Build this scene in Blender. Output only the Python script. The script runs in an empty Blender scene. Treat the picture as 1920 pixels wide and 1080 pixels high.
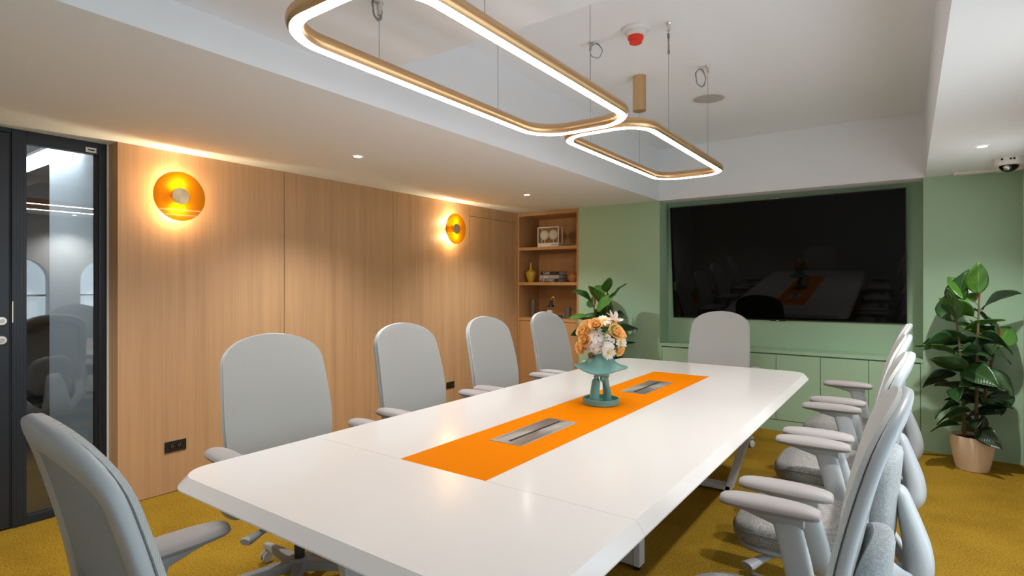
import bpy, bmesh, math, random
from mathutils import Vector, Matrix
R = math.radians
random.seed(7)
scene = bpy.context.scene
COL = scene.collection

# ------------------------------------------------------------------ camera, world, light, exposure
cam_d = bpy.data.cameras.new('camera')
cam = bpy.data.objects.new('camera', cam_d)
COL.objects.link(cam)
cam_d.sensor_width = 36.0
cam_d.lens = 1049.0 / 1920.0 * 36.0
cam_d.shift_y = -8.0 / 1920.0
cam_d.clip_start = 0.02
cam.location = (0, 0, 1.36)
cam.rotation_euler = (R(90), 0, R(35.346))
scene.camera = cam

world = bpy.data.worlds.new('world')
scene.world = world
world.use_nodes = True
bg = world.node_tree.nodes['Background']
bg.inputs[0].default_value = (0.62, 0.78, 1.0, 1)
bg.inputs[1].default_value = 0.5

scene.view_settings.view_transform = 'Standard'
scene.view_settings.look = 'None'
scene.view_settings.exposure = 0.93
scene.view_settings.gamma = 1.0
scene.view_settings.use_curve_mapping = False
scene.cycles.max_bounces = 8
scene.cycles.transparent_max_bounces = 6
scene.cycles.adaptive_threshold = 0.025

DAYLIGHT = 1.5        # sheer-blind windows in the right wall
LED_POWER = 17.0      # pendant diffusers
DOWN_POWER = 15.0     # recessed downlights, W each
SCONCE_POWER = 3.2

# room measures, metres
XW = -3.92            # timber wall face
XG = -4.06            # glazing face
YW = 5.64             # far wall face
XR = 0.70             # right wall face
YB = -1.40            # wall behind the camera
ZS = 2.223            # soffit underside
ZC = 2.757            # raised ceiling
ZL = 2.36             # lowered ceiling near the camera
XSL, XSR = -2.118, 0.107   # inner edges of the soffits
YL = 1.80             # edge of the lowered ceiling
TX0, TX1, TY0, TY1, TZ = -1.962, -0.585, 0.860, 4.385, 0.74


# ------------------------------------------------------------------ materials
def new_mat(name):
    m = bpy.data.materials.new(name)
    m.use_nodes = True
    nt = m.node_tree
    return m, nt, nt.nodes['Principled BSDF']


def setp(b, **k):
    for key, v in k.items():
        b.inputs[key].default_value = v


def plain(name, col, rough=0.5, metal=0.0, var=0.05, scale=6.0, bump=0.0, bscale=200.0, spec=0.5, **kw):
    m, nt, b = new_mat(name)
    N, L = nt.nodes, nt.links
    tc = N.new('ShaderNodeTexCoord')
    no = N.new('ShaderNodeTexNoise')
    no.inputs['Scale'].default_value = scale
    no.inputs['Detail'].default_value = 3
    L.new(tc.outputs['Object'], no.inputs['Vector'])
    rp = N.new('ShaderNodeValToRGB')
    rp.color_ramp.elements[0].color = tuple(c * (1 - var) for c in col) + (1,)
    rp.color_ramp.elements[1].color = tuple(min(1, c * (1 + var)) for c in col) + (1,)
    L.new(no.outputs['Fac'], rp.inputs['Fac'])
    L.new(rp.outputs['Color'], b.inputs['Base Color'])
    b.inputs['Roughness'].default_value = rough
    b.inputs['Metallic'].default_value = metal
    b.inputs['Specular IOR Level'].default_value = spec
    setp(b, **kw)
    if bump:
        n2 = N.new('ShaderNodeTexNoise')
        n2.inputs['Scale'].default_value = bscale
        n2.inputs['Detail'].default_value = 2
        L.new(tc.outputs['Object'], n2.inputs['Vector'])
        bp = N.new('ShaderNodeBump')
        bp.inputs['Strength'].default_value = bump
        bp.inputs['Distance'].default_value = 0.004
        L.new(n2.outputs['Fac'], bp.inputs['Height'])
        L.new(bp.outputs['Normal'], b.inputs['Normal'])
    return m


def emit(name, col, strength):
    m, nt, b = new_mat(name)
    b.inputs['Base Color'].default_value = (0.8, 0.8, 0.8, 1)
    b.inputs['Emission Color'].default_value = col + (1,)
    b.inputs['Emission Strength'].default_value = strength
    return m


def wood_mat(name, base, rough=0.42):
    m, nt, b = new_mat(name)
    N, L = nt.nodes, nt.links
    tc = N.new('ShaderNodeTexCoord')
    mp = N.new('ShaderNodeMapping')
    mp.inputs['Scale'].default_value = (17, 17, 0.4)
    L.new(tc.outputs['Object'], mp.inputs['Vector'])
    n1 = N.new('ShaderNodeTexNoise')
    n1.inputs['Scale'].default_value = 1.0
    n1.inputs['Detail'].default_value = 6
    n1.inputs['Roughness'].default_value = 0.65
    L.new(mp.outputs['Vector'], n1.inputs['Vector'])
    mp2 = N.new('ShaderNodeMapping')
    mp2.inputs['Scale'].default_value = (130, 130, 2.2)
    L.new(tc.outputs['Object'], mp2.inputs['Vector'])
    n2 = N.new('ShaderNodeTexNoise')
    n2.inputs['Scale'].default_value = 1.0
    n2.inputs['Detail'].default_value = 4
    L.new(mp2.outputs['Vector'], n2.inputs['Vector'])
    mx = N.new('ShaderNodeMath')
    mx.operation = 'MULTIPLY_ADD'
    mx.inputs[1].default_value = 0.34
    L.new(n2.outputs['Fac'], mx.inputs[0])
    ml = N.new('ShaderNodeMath')
    ml.operation = 'MULTIPLY'
    ml.inputs[1].default_value = 0.66
    L.new(n1.outputs['Fac'], ml.inputs[0])
    L.new(ml.outputs[0], mx.inputs[2])
    rp = N.new('ShaderNodeValToRGB')
    cr = rp.color_ramp
    cr.elements[0].position = 0.28
    cr.elements[0].color = tuple(c * 0.76 for c in base) + (1,)
    cr.elements[1].position = 0.72
    cr.elements[1].color = tuple(min(1, c * 1.14) for c in base) + (1,)
    e = cr.elements.new(0.5)
    e.color = base + (1,)
    L.new(mx.outputs[0], rp.inputs['Fac'])
    L.new(rp.outputs['Color'], b.inputs['Base Color'])
    b.inputs['Roughness'].default_value = rough
    bp = N.new('ShaderNodeBump')
    bp.inputs['Strength'].default_value = 0.06
    bp.inputs['Distance'].default_value = 0.002
    L.new(mx.outputs[0], bp.inputs['Height'])
    L.new(bp.outputs['Normal'], b.inputs['Normal'])
    return m


def carpet_mat(name, c0, c1, scale=260.0, bump=0.7):
    m, nt, b = new_mat(name)
    N, L = nt.nodes, nt.links
    tc = N.new('ShaderNodeTexCoord')
    n1 = N.new('ShaderNodeTexNoise')
    n1.inputs['Scale'].default_value = scale
    n1.inputs['Detail'].default_value = 3
    n1.inputs['Roughness'].default_value = 0.7
    L.new(tc.outputs['Object'], n1.inputs['Vector'])
    n3 = N.new('ShaderNodeTexNoise')
    n3.inputs['Scale'].default_value = 3.0
    L.new(tc.outputs['Object'], n3.inputs['Vector'])
    ad = N.new('ShaderNodeMath')
    ad.operation = 'MULTIPLY_ADD'
    ad.inputs[1].default_value = 0.25
    L.new(n3.outputs['Fac'], ad.inputs[0])
    L.new(n1.outputs['Fac'], ad.inputs[2])
    rp = N.new('ShaderNodeValToRGB')
    rp.color_ramp.elements[0].position = 0.42
    rp.color_ramp.elements[0].color = c0 + (1,)
    rp.color_ramp.elements[1].position = 0.80
    rp.color_ramp.elements[1].color = c1 + (1,)
    L.new(ad.outputs[0], rp.inputs['Fac'])
    L.new(rp.outputs['Color'], b.inputs['Base Color'])
    b.inputs['Roughness'].default_value = 0.95
    b.inputs['Specular IOR Level'].default_value = 0.1
    bp = N.new('ShaderNodeBump')
    bp.inputs['Strength'].default_value = bump
    bp.inputs['Distance'].default_value = 0.006
    L.new(n1.outputs['Fac'], bp.inputs['Height'])
    L.new(bp.outputs['Normal'], b.inputs['Normal'])
    return m


def weave_mat(name, c0, c1, scale, through=0.0, mottle=0.0, bump=0.35):
    """knitted or woven cloth: a fine brick weave, optionally letting some light through its holes"""
    m, nt, b = new_mat(name)
    N, L = nt.nodes, nt.links
    tc = N.new('ShaderNodeTexCoord')
    sp = N.new('ShaderNodeSeparateXYZ')
    L.new(tc.outputs['Object'], sp.inputs[0])

    def mth(op, p, q, r=None):
        nd = N.new('ShaderNodeMath')
        nd.operation = op
        for i, x in enumerate((p, q, r)):
            if x is None:
                continue
            if isinstance(x, (int, float)):
                nd.inputs[i].default_value = x
            else:
                L.new(x, nd.inputs[i])
        return nd.outputs[0]
    K = 2 * math.pi / scale
    xy = mth('MULTIPLY_ADD', sp.outputs['Y'], 0.8, sp.outputs['X'])
    s1 = mth('SINE', mth('MULTIPLY', mth('ADD', xy, sp.outputs['Z']), K), 0)
    s2 = mth('SINE', mth('MULTIPLY', mth('SUBTRACT', xy, sp.outputs['Z']), K), 0)
    wv = mth('MULTIPLY_ADD', mth('MULTIPLY', s1, s2), 0.5, 0.5)
    cr = N.new('ShaderNodeValToRGB')
    cr.color_ramp.elements[0].position = 0.25
    cr.color_ramp.elements[0].color = c0 + (1,)
    cr.color_ramp.elements[1].position = 0.75
    cr.color_ramp.elements[1].color = c1 + (1,)
    L.new(wv, cr.inputs['Fac'])
    col = cr.outputs['Color']
    if mottle:
        no = N.new('ShaderNodeTexNoise')
        no.inputs['Scale'].default_value = 160
        no.inputs['Detail'].default_value = 4
        L.new(tc.outputs['Object'], no.inputs['Vector'])
        rp = N.new('ShaderNodeValToRGB')
        rp.color_ramp.elements[0].position = 0.3
        rp.color_ramp.elements[0].color = (1 - mottle,) * 3 + (1,)
        rp.color_ramp.elements[1].position = 0.7
        rp.color_ramp.elements[1].color = (1, 1, 1, 1)
        L.new(no.outputs['Fac'], rp.inputs['Fac'])
        mx = N.new('ShaderNodeMixRGB')
        mx.blend_type = 'MULTIPLY'
        mx.inputs['Fac'].default_value = 1
        L.new(col, mx.inputs['Color1'])
        L.new(rp.outputs['Color'], mx.inputs['Color2'])
        col = mx.outputs['Color']
    L.new(col, b.inputs['Base Color'])
    b.inputs['Roughness'].default_value = 0.85
    b.inputs['Specular IOR Level'].default_value = 0.2
    b.inputs['Sheen Weight'].default_value = 0.15
    bp = N.new('ShaderNodeBump')
    bp.inputs['Strength'].default_value = bump
    bp.inputs['Distance'].default_value = 0.002
    L.new(wv, bp.inputs['Height'])
    L.new(bp.outputs['Normal'], b.inputs['Normal'])
    if through:
        tr = N.new('ShaderNodeBsdfTransparent')
        ms = N.new('ShaderNodeMixShader')
        ms.inputs['Fac'].default_value = through
        out = N['Material Output']
        L.new(b.outputs[0], ms.inputs[1])
        L.new(tr.outputs[0], ms.inputs[2])
        L.new(ms.outputs[0], out.inputs['Surface'])
    return m


def glass_mat(name, tint, refl_rough=0.0, ior=1.45, through=1.0, boost=1.0):
    """thin sheet: mirror reflection by Fresnel, the rest passes straight through with a tint"""
    m = bpy.data.materials.new(name)
    m.use_nodes = True
    nt = m.node_tree
    N, L = nt.nodes, nt.links
    N.remove(N['Principled BSDF'])
    tr = N.new('ShaderNodeBsdfTransparent')
    tr.inputs[0].default_value = tint + (1,)
    gl = N.new('ShaderNodeBsdfGlossy')
    gl.inputs['Roughness'].default_value = refl_rough
    fr = N.new('ShaderNodeFresnel')
    fr.inputs['IOR'].default_value = ior
    mu = N.new('ShaderNodeMath')
    mu.operation = 'MULTIPLY'
    mu.use_clamp = True
    mu.inputs[1].default_value = boost
    L.new(fr.outputs[0], mu.inputs[0])
    ms = N.new('ShaderNodeMixShader')
    L.new(mu.outputs[0], ms.inputs['Fac'])
    L.new(tr.outputs[0], ms.inputs[1])
    L.new(gl.outputs[0], ms.inputs[2])
    L.new(ms.outputs[0], N['Material Output'].inputs['Surface'])
    return m


def amber_mat():
    m = bpy.data.materials.new('amber_acrylic')
    m.use_nodes = True
    nt = m.node_tree
    N, L = nt.nodes, nt.links
    b = N['Principled BSDF']
    b.inputs['Base Color'].default_value = (0.70, 0.43, 0.02, 1)
    b.inputs['Roughness'].default_value = 0.03
    tr = N.new('ShaderNodeBsdfTransparent')
    tr.inputs[0].default_value = (0.44, 0.285, 0.016, 1)
    tl = N.new('ShaderNodeBsdfTranslucent')
    tl.inputs[0].default_value = (0.95, 0.58, 0.03, 1)
    m1 = N.new('ShaderNodeMixShader')
    m1.inputs['Fac'].default_value = 0.12
    L.new(tr.outputs[0], m1.inputs[1])
    L.new(tl.outputs[0], m1.inputs[2])
    m2 = N.new('ShaderNodeMixShader')
    m2.inputs['Fac'].default_value = 0.3
    L.new(m1.outputs[0], m2.inputs[1])
    L.new(b.outputs[0], m2.inputs[2])
    L.new(m2.outputs[0], N['Material Output'].inputs['Surface'])
    return m


def leaf_mat(name, c0, c1):
    m, nt, b = new_mat(name)
    N, L = nt.nodes, nt.links
    tc = N.new('ShaderNodeTexCoord')
    sp = N.new('ShaderNodeSeparateXYZ')
    L.new(tc.outputs['Object'], sp.inputs[0])
    ab = N.new('ShaderNodeMath')
    ab.operation = 'ABSOLUTE'
    L.new(sp.outputs['X'], ab.inputs[0])
    # midrib and side veins
    wv = N.new('ShaderNodeMath')
    wv.operation = 'MULTIPLY_ADD'
    wv.inputs[1].default_value = -0.9
    L.new(ab.outputs[0], wv.inputs[0])
    L.new(sp.outputs['Y'], wv.inputs[2])
    sn = N.new('ShaderNodeMath')
    sn.operation = 'MULTIPLY'
    sn.inputs[1].default_value = 330
    L.new(wv.outputs[0], sn.inputs[0])
    si = N.new('ShaderNodeMath')
    si.operation = 'SINE'
    L.new(sn.outputs[0], si.inputs[0])
    bp = N.new('ShaderNodeBump')
    bp.inputs['Strength'].default_value = 0.15
    bp.inputs['Distance'].default_value = 0.002
    L.new(si.outputs[0], bp.inputs['Height'])
    L.new(bp.outputs['Normal'], b.inputs['Normal'])
    rp = N.new('ShaderNodeValToRGB')
    rp.color_ramp.elements[0].position = 0.0
    rp.color_ramp.elements[0].color = c1 + (1,)
    rp.color_ramp.elements[1].position = 0.05
    rp.color_ramp.elements[1].color = c0 + (1,)
    mr = N.new('ShaderNodeMath')
    mr.operation = 'MULTIPLY'
    mr.inputs[1].default_value = 14
    L.new(ab.outputs[0], mr.inputs[0])
    L.new(mr.outputs[0], rp.inputs['Fac'])
    L.new(rp.outputs['Color'], b.inputs['Base Color'])
    b.inputs['Roughness'].default_value = 0.32
    b.inputs['Subsurface Weight'].default_value = 0.0
    return m


def brushed_mat(name, col, rough=0.3):
    m, nt, b = new_mat(name)
    N, L = nt.nodes, nt.links
    tc = N.new('ShaderNodeTexCoord')
    no = N.new('ShaderNodeTexNoise')
    no.inputs['Scale'].default_value = 40
    no.inputs['Detail'].default_value = 4
    L.new(tc.outputs['Object'], no.inputs['Vector'])
    rr = N.new('ShaderNodeMapRange')
    rr.inputs['To Min'].default_value = rough * 0.8
    rr.inputs['To Max'].default_value = rough * 1.25
    L.new(no.outputs['Fac'], rr.inputs['Value'])
    L.new(rr.outputs[0], b.inputs['Roughness'])
    b.inputs['Base Color'].default_value = col + (1,)
    b.inputs['Metallic'].default_value = 1.0
    b.inputs['Anisotropic'].default_value = 0.5
    return m


MAT = dict(
    ceiling=plain('white_ceiling_paint', (0.84, 0.875, 0.915), 0.8, var=0.012, scale=2, bump=0.03, bscale=350),
    green=plain('sage_green_paint', (0.355, 0.525, 0.350), 0.62, var=0.02, scale=3, bump=0.04, bscale=420),
    backwall=plain('white_wall_paint', (0.74, 0.75, 0.75), 0.8, var=0.02, bump=0.03),
    carpet=carpet_mat('mustard_carpet', (0.13, 0.068, 0.004), (0.43, 0.262, 0.026), 125.0, 1.0),
    darkcarpet=carpet_mat('brown_carpet', (0.045, 0.035, 0.028), (0.12, 0.10, 0.085), 200),
    wood=wood_mat('oak_laminate', (0.52, 0.310, 0.160)),
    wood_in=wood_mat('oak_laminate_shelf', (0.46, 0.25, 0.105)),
    gap=plain('shadow_gap', (0.05, 0.025, 0.012), 0.9),
    frame=plain('dark_blue_grey_aluminium', (0.022, 0.028, 0.038), 0.38, metal=0.3, var=0.05, scale=12),
    rubber=plain('black_rubber_seal', (0.008, 0.008, 0.009), 0.6),
    pane=glass_mat('clear_glass', (0.93, 0.96, 0.96), boost=3.0),
    clear=glass_mat('clear_acrylic', (0.97, 0.98, 0.98), boost=0.8),
    silver=brushed_mat('satin_steel', (0.72, 0.70, 0.67), 0.28),
    corridor=plain('corridor_white', (0.60, 0.66, 0.70), 0.7, var=0.03),
    dark=plain('dark_teal_wall', (0.010, 0.018, 0.020), 0.7),
    table=plain('white_gloss_laminate', (0.78, 0.75, 0.735), 0.14, var=0.006, scale=3),
    orange=plain('orange_leather', (0.74, 0.20, 0.0), 0.55, var=0.03, scale=5, bump=0.12, bscale=900, spec=0.02),
    alu=brushed_mat('brushed_aluminium', (0.56, 0.53, 0.51), 0.42),
    slot=plain('black_slot', (0.02, 0.012, 0.01), 0.8),
    legmetal=plain('pale_grey_painted_steel', (0.52, 0.55, 0.57), 0.4, var=0.02),
    panelgrey=plain('grey_panel', (0.42, 0.43, 0.40), 0.5, var=0.02),
    blackplastic=plain('black_plastic', (0.012, 0.012, 0.012), 0.4, bump=0.05),
    plastic=plain('pale_grey_plastic', (0.40, 0.43, 0.45), 0.42, var=0.015, scale=9, bump=0.04, bscale=700),
    darkplastic=plain('dark_grey_plastic', (0.13, 0.14, 0.145), 0.5),  # darker grey plastic for tilt mechanism, spine cover and seat seam
    pad=plain('taupe_soft_polyurethane', (0.32, 0.295, 0.29), 0.55, var=0.02, bump=0.06, bscale=600),
    knit=weave_mat('pale_grey_knit', (0.47, 0.485, 0.475), (0.62, 0.63, 0.615), 0.0055, through=0.10),
    mesh=weave_mat('grey_open_mesh', (0.24, 0.25, 0.24), (0.52, 0.53, 0.505), 0.006, through=0.14, bump=0.6),
    lumbar=weave_mat('heather_grey_felt', (0.36, 0.39, 0.40), (0.46, 0.49, 0.50), 0.004, mottle=0.35),
    seat=weave_mat('heather_warm_grey_cloth', (0.34, 0.33, 0.315), (0.46, 0.445, 0.425), 0.004, mottle=0.55),
    chrome=plain('chrome', (0.7, 0.7, 0.7), 0.12, metal=1.0, var=0.01),
    base=plain('grey_base_nylon', (0.30, 0.31, 0.32), 0.45, var=0.02),
    wheel=plain('pale_grey_wheel', (0.62, 0.62, 0.61), 0.4),
    gold=brushed_mat('champagne_gold', (0.72, 0.47, 0.25), 0.35),
    brass=brushed_mat('spun_brass', (0.86, 0.62, 0.28), 0.22),
    amber=amber_mat(),
    led=emit('warm_led_diffuser', (1.0, 0.96, 0.91), LED_POWER),
    lamp=emit('downlight_lens', (1.0, 0.97, 0.92), 30.0),
    wire=plain('steel_wire', (0.35, 0.35, 0.35), 0.4, metal=0.6),
    white=plain('white_plastic', (0.78, 0.77, 0.75), 0.4, var=0.01),
    offwhite=plain('warm_white_plastic', (0.80, 0.76, 0.71), 0.4, var=0.02),
    red=plain('red_cap', (0.85, 0.04, 0.015), 0.35, var=0.04),
    grille=plain('perforated_white', (0.52, 0.50, 0.48), 0.7, bump=0.5, bscale=900),
    screen=plain('tv_glass', (0.001, 0.001, 0.001), 0.035, var=0.0, spec=0.2),
    bezel=plain('tv_bezel', (0.012, 0.012, 0.012), 0.35, metal=0.3),
    teal=plain('sea_green_glaze', (0.125, 0.30, 0.27), 0.38, var=0.14, scale=9, bump=0.05),
    pot=plain('cream_clay', (0.74, 0.56, 0.40), 0.6, var=0.04, bump=0.06),
    soil=carpet_mat('soil', (0.02, 0.012, 0.007), (0.09, 0.055, 0.03), 120, 1.0),
    stem=plain('plant_stem', (0.11, 0.075, 0.03), 0.6),
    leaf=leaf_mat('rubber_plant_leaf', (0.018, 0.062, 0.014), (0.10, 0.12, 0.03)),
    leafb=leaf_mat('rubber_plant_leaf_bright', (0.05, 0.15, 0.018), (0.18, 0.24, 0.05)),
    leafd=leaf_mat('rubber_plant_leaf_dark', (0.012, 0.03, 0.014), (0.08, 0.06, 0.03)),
    sheath=plain('red_leaf_sheath', (0.55, 0.05, 0.05), 0.4),
    petal=plain('white_petal', (0.86, 0.80, 0.72), 0.6, var=0.03),
    petalp=plain('white_hydrangea_petal', (0.86, 0.82, 0.78), 0.6, var=0.05, scale=60),
    peach=plain('peach_petal', (1.0, 0.62, 0.24), 0.6, var=0.10, scale=40),
    yellow=plain('yellow_flower_heart', (0.62, 0.52, 0.05), 0.7, bump=0.5, bscale=900),
    blush=plain('blush_petal', (0.78, 0.68, 0.60), 0.55, var=0.05),
    fgreen=plain('flower_stem_green', (0.12, 0.20, 0.04), 0.6),
    brown=plain('dried_brown_leaf', (0.25, 0.11, 0.025), 0.6),
    ochre=plain('ochre_glaze', (0.50, 0.33, 0.03), 0.35, var=0.06),
    terra=plain('terracotta_glaze', (0.42, 0.17, 0.055), 0.45, var=0.06),
    book_k=plain('black_book_cloth', (0.012, 0.011, 0.011), 0.55),
    book_l=plain('lilac_book_cloth', (0.42, 0.37, 0.38), 0.6),
    paper=plain('book_pages', (0.50, 0.45, 0.42), 0.8, bump=0.4, bscale=500),
    ink=plain('white_lettering', (0.85, 0.83, 0.80), 0.6),
    greyink=plain('grey_lettering', (0.70, 0.66, 0.66), 0.6),
    smoke=plain('smoked_tumbler', (0.16, 0.145, 0.12), 0.25, metal=0.35, var=0.35, scale=14),
    candle=plain('candle_wax', (0.75, 0.68, 0.58), 0.5),
    label=plain('paper_label', (0.75, 0.72, 0.68), 0.7),
    day=emit('daylit_sheer_blind', (0.72, 0.88, 1.0), DAYLIGHT),
)


# ------------------------------------------------------------------ mesh builder
def spow(c, e):
    return math.copysign(abs(c) ** e, c)


def dense(vals, m=4):
    """Catmull-Rom resampling of a list of points or numbers"""
    n = len(vals)
    num = isinstance(vals[0], (int, float))
    V = [Vector((v, 0, 0)) if num else Vector(v) for v in vals]
    out = []
    for i in range(n - 1):
        p0, p1, p2, p3 = V[max(i - 1, 0)], V[i], V[i + 1], V[min(i + 2, n - 1)]
        for k in range(m):
            t = k / m
            out.append(0.5 * (2 * p1 + (p2 - p0) * t + (2 * p0 - 5 * p1 + 4 * p2 - p3) * t * t + (3 * p1 - p0 - 3 * p2 + p3) * t ** 3))
    out.append(V[-1])
    return [v.x for v in out] if num else out


class MB:
    def __init__(self):
        self.v, self.f = [], []

    def add(self, vs, fs):
        o = len(self.v)
        self.v += [tuple(p) for p in vs]
        self.f += [tuple(i + o for i in f) for f in fs]
        return self

    def box(self, x0, x1, y0, y1, z0, z1):
        vs = [(x, y, z) for z in (z0, z1) for y in (y0, y1) for x in (x0, x1)]
        return self.add(vs, [(0, 2, 3, 1), (4, 5, 7, 6), (0, 1, 5, 4), (2, 6, 7, 3), (0, 4, 6, 2), (1, 3, 7, 5)])

    def rings(self, rings, close=True, cap0=True, cap1=True):
        n = len(rings[0])
        vs = [p for r in rings for p in r]
        fs = []
        for i in range(len(rings) - 1):
            for j in range(n if close else n - 1):
                k = (j + 1) % n
                fs.append((i * n + j, i * n + k, (i + 1) * n + k, (i + 1) * n + j))
        if cap0:
            fs.append(tuple(reversed(range(n))))
        if cap1:
            fs.append(tuple((len(rings) - 1) * n + j for j in range(n)))
        return self.add(vs, fs)

    def lathe(self, prof, n=24, c=(0, 0, 0), cap0=True, cap1=True, axis='Z', wob=None):
        rs = []
        for r, z in prof:
            ring = []
            for k in range(n):
                a = 2 * math.pi * k / n
                p = (r * math.cos(a), r * math.sin(a), z)
                if wob:
                    p = wob(p, a)
                if axis == 'X':
                    p = (p[2], p[0], p[1])
                elif axis == 'Y':
                    p = (p[1], p[2], p[0])
                ring.append((p[0] + c[0], p[1] + c[1], p[2] + c[2]))
            rs.append(ring)
        return self.rings(rs, True, cap0, cap1)

    def tube(self, path, rad, n=10, closed=False, flat=None, up=(0, 0, 1), sq=1.0):
        """sweep; rad number or list; flat = (a, b) factors for an elliptic section along side and normal"""
        P = [Vector(p) for p in path]
        m = len(P)
        rs = []
        for i in range(m):
            if closed:
                t = P[(i + 1) % m] - P[i - 1]
            else:
                t = P[min(i + 1, m - 1)] - P[max(i - 1, 0)]
            t.normalize()
            u = Vector(up)
            if abs(t.dot(u)) > 0.98:
                u = Vector((0, 1, 0)) if abs(t.y) < 0.9 else Vector((1, 0, 0))
            s = t.cross(u).normalized()
            w = s.cross(t).normalized()
            r = rad[i] if isinstance(rad, (list, tuple)) else rad
            fa, fb = flat if flat else (1, 1)
            if isinstance(fa, (list, tuple)):
                fa = fa[i]
            if isinstance(fb, (list, tuple)):
                fb = fb[i]
            rs.append([P[i] + s * (spow(math.cos(2 * math.pi * k / n), sq) * r * fa) + w * (spow(math.sin(2 * math.pi * k / n), sq) * r * fb) for k in range(n)])
        if closed:
            rs.append(rs[0])
            return self.rings(rs, True, False, False)
        return self.rings(rs)

    def ball(self, c, r, n=16, m=10):
        rx, ry, rz = r if isinstance(r, (tuple, list)) else (r, r, r)
        rs = []
        for i in range(1, m):
            a = math.pi * i / m - math.pi / 2
            rs.append([(c[0] + rx * math.cos(a) * math.cos(2 * math.pi * k / n), c[1] + ry * math.cos(a) * math.sin(2 * math.pi * k / n), c[2] + rz * math.sin(a)) for k in range(n)])
        return self.rings(rs)

    def xf(self, mat):
        self.v = [tuple(mat @ Vector(p)) for p in self.v]
        return self

    def mesh(self, name):
        me = bpy.data.meshes.new(name)
        me.from_pydata(self.v, [], self.f)
        bm = bmesh.new()
        bm.from_mesh(me)
        bmesh.ops.remove_doubles(bm, verts=bm.verts, dist=1e-5)
        bmesh.ops.recalc_face_normals(bm, faces=bm.faces)
        bm.to_mesh(me)
        bm.free()
        return me

    def build(self, name, mat, parent=None, smooth=True, bevel=0, loc=None, rot=None, angle=35, subsurf=0):
        me = self.mesh(name)
        return place(name, me, mat, parent, smooth, bevel, loc, rot, angle, subsurf)


def place(name, me, mat, parent=None, smooth=True, bevel=0, loc=None, rot=None, angle=35, subsurf=0):
    if mat and not me.materials:
        me.materials.append(MAT[mat] if isinstance(mat, str) else mat)
    if smooth:
        me.shade_smooth()
        me.set_sharp_from_angle(angle=R(angle))
    o = bpy.data.objects.new(name, me)
    COL.objects.link(o)
    if parent:
        o.parent = parent
    if loc:
        o.location = loc
    if rot:
        o.rotation_euler = rot
    if bevel:
        md = o.modifiers.new('bevel', 'BEVEL')
        md.width = bevel
        md.segments = 2
        md.limit_method = 'ANGLE'
    if subsurf:
        md = o.modifiers.new('sub', 'SUBSURF')
        md.levels = subsurf
        md.render_levels = subsurf
    return o


def thing(name, label, cat, loc=(0, 0, 0), rz=0, group=None):
    o = bpy.data.objects.new(name, None)
    o.empty_display_size = 0.1
    COL.objects.link(o)
    o.location = loc
    o.rotation_euler = (0, 0, rz)
    return tag(o, label, cat, group)


def tag(o, label, cat, group=None):
    o['label'] = label
    o['category'] = cat
    if group:
        o['group'] = group
    return o


def struct(o, label=None):
    o['kind'] = 'structure'
    if label:
        o['label'] = label
    return o


def copy_tree(o, parent=None):
    c = o.copy()
    COL.objects.link(c)
    c.parent = parent
    for ch in list(o.children):
        copy_tree(ch, c)
    return c


def B(x0, x1, y0, y1, z0, z1):
    return MB().box(x0, x1, y0, y1, z0, z1)


def text_mesh(txt, size, depth=0.0006):
    cu = bpy.data.curves.new('lettering', 'FONT')
    cu.body = txt
    cu.size = size
    cu.extrude = depth
    cu.align_x = 'CENTER'
    cu.align_y = 'CENTER'
    o = bpy.data.objects.new('lettering_source', cu)
    COL.objects.link(o)
    bpy.context.view_layer.update()
    me = bpy.data.meshes.new_from_object(o.evaluated_get(bpy.context.evaluated_depsgraph_get()))
    bpy.data.objects.remove(o)
    bpy.data.curves.remove(cu)
    return me


# ================================================================== THE SETTING
struct(B(XG - 0.04, XR + 0.3, YB - 0.1, YW + 0.55, -0.08, 0.0).build('floor', 'carpet', smooth=False), 'mustard yellow carpet')

# ceilings and soffits
struct(B(XSL, XSR, YL, YW, ZC, ZC + 0.08).build('ceiling', 'ceiling', smooth=False), 'white raised ceiling above the table')
struct(B(XSL, XSR, YB, YL, ZL, ZC + 0.08).build('ceiling', 'ceiling', smooth=False), 'white lowered ceiling near the camera')
struct(B(XG - 0.04, XSL, YB, YW + 0.55, ZS, ZC + 0.08).build('soffit', 'ceiling', smooth=False), 'white soffit along the timber wall')
struct(B(XSR, XR + 0.3, YB, YW + 0.55, ZS, ZC + 0.08).build('soffit', 'ceiling', smooth=False), 'white soffit along the window side')
struct(B(XSL, XSR, YW, YW + 0.55, ZS, ZC + 0.08).build('soffit', 'ceiling', smooth=False), 'white beam above the television niche')

# timber wall: dark backing, separate veneered panels with open joints
wl = struct(B(XW - 0.138, XW - 0.016, 1.400, YW + 0.5, 0.0, ZS).build('wall_left', 'gap', smooth=False), 'oak panelled wall')
G = 0.0022
cuts = [1.3975, 2.498, 3.611, 4.720]
for a, b in zip(cuts[:-1], cuts[1:]):
    B(XW - 0.016, XW, a + G, b - G, 0.004, ZS).build('panel', 'wood', wl, smooth=False)
B(XW - 0.016, XW, 4.720 + G, YW, 2.105, ZS).build('panel', 'wood', wl, smooth=False)          # header over the concealed door
B(XW - 0.016, XW - 0.001, 4.720 + G, 5.583 - G, 0.008, 2.105 - 2 * G).build('concealed_door', 'wood', wl, smooth=False)
B(XW - 0.016, XW, 5.583 + G, YW, 0.004, 2.105 - 0.0005).build('panel', 'wood', wl, smooth=False)
B(XW - 0.138, XW, 1.387, 1.3995, 0.004, ZS).build('panel', 'wood', wl, smooth=False)         # return at the glazing
struct(B(XG - 0.02, XG + 0.004, 1.377, 1.3868, 0.0, ZS).build('trim_1', 'white', smooth=False), 'pale sealant strip beside the glazing')

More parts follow.
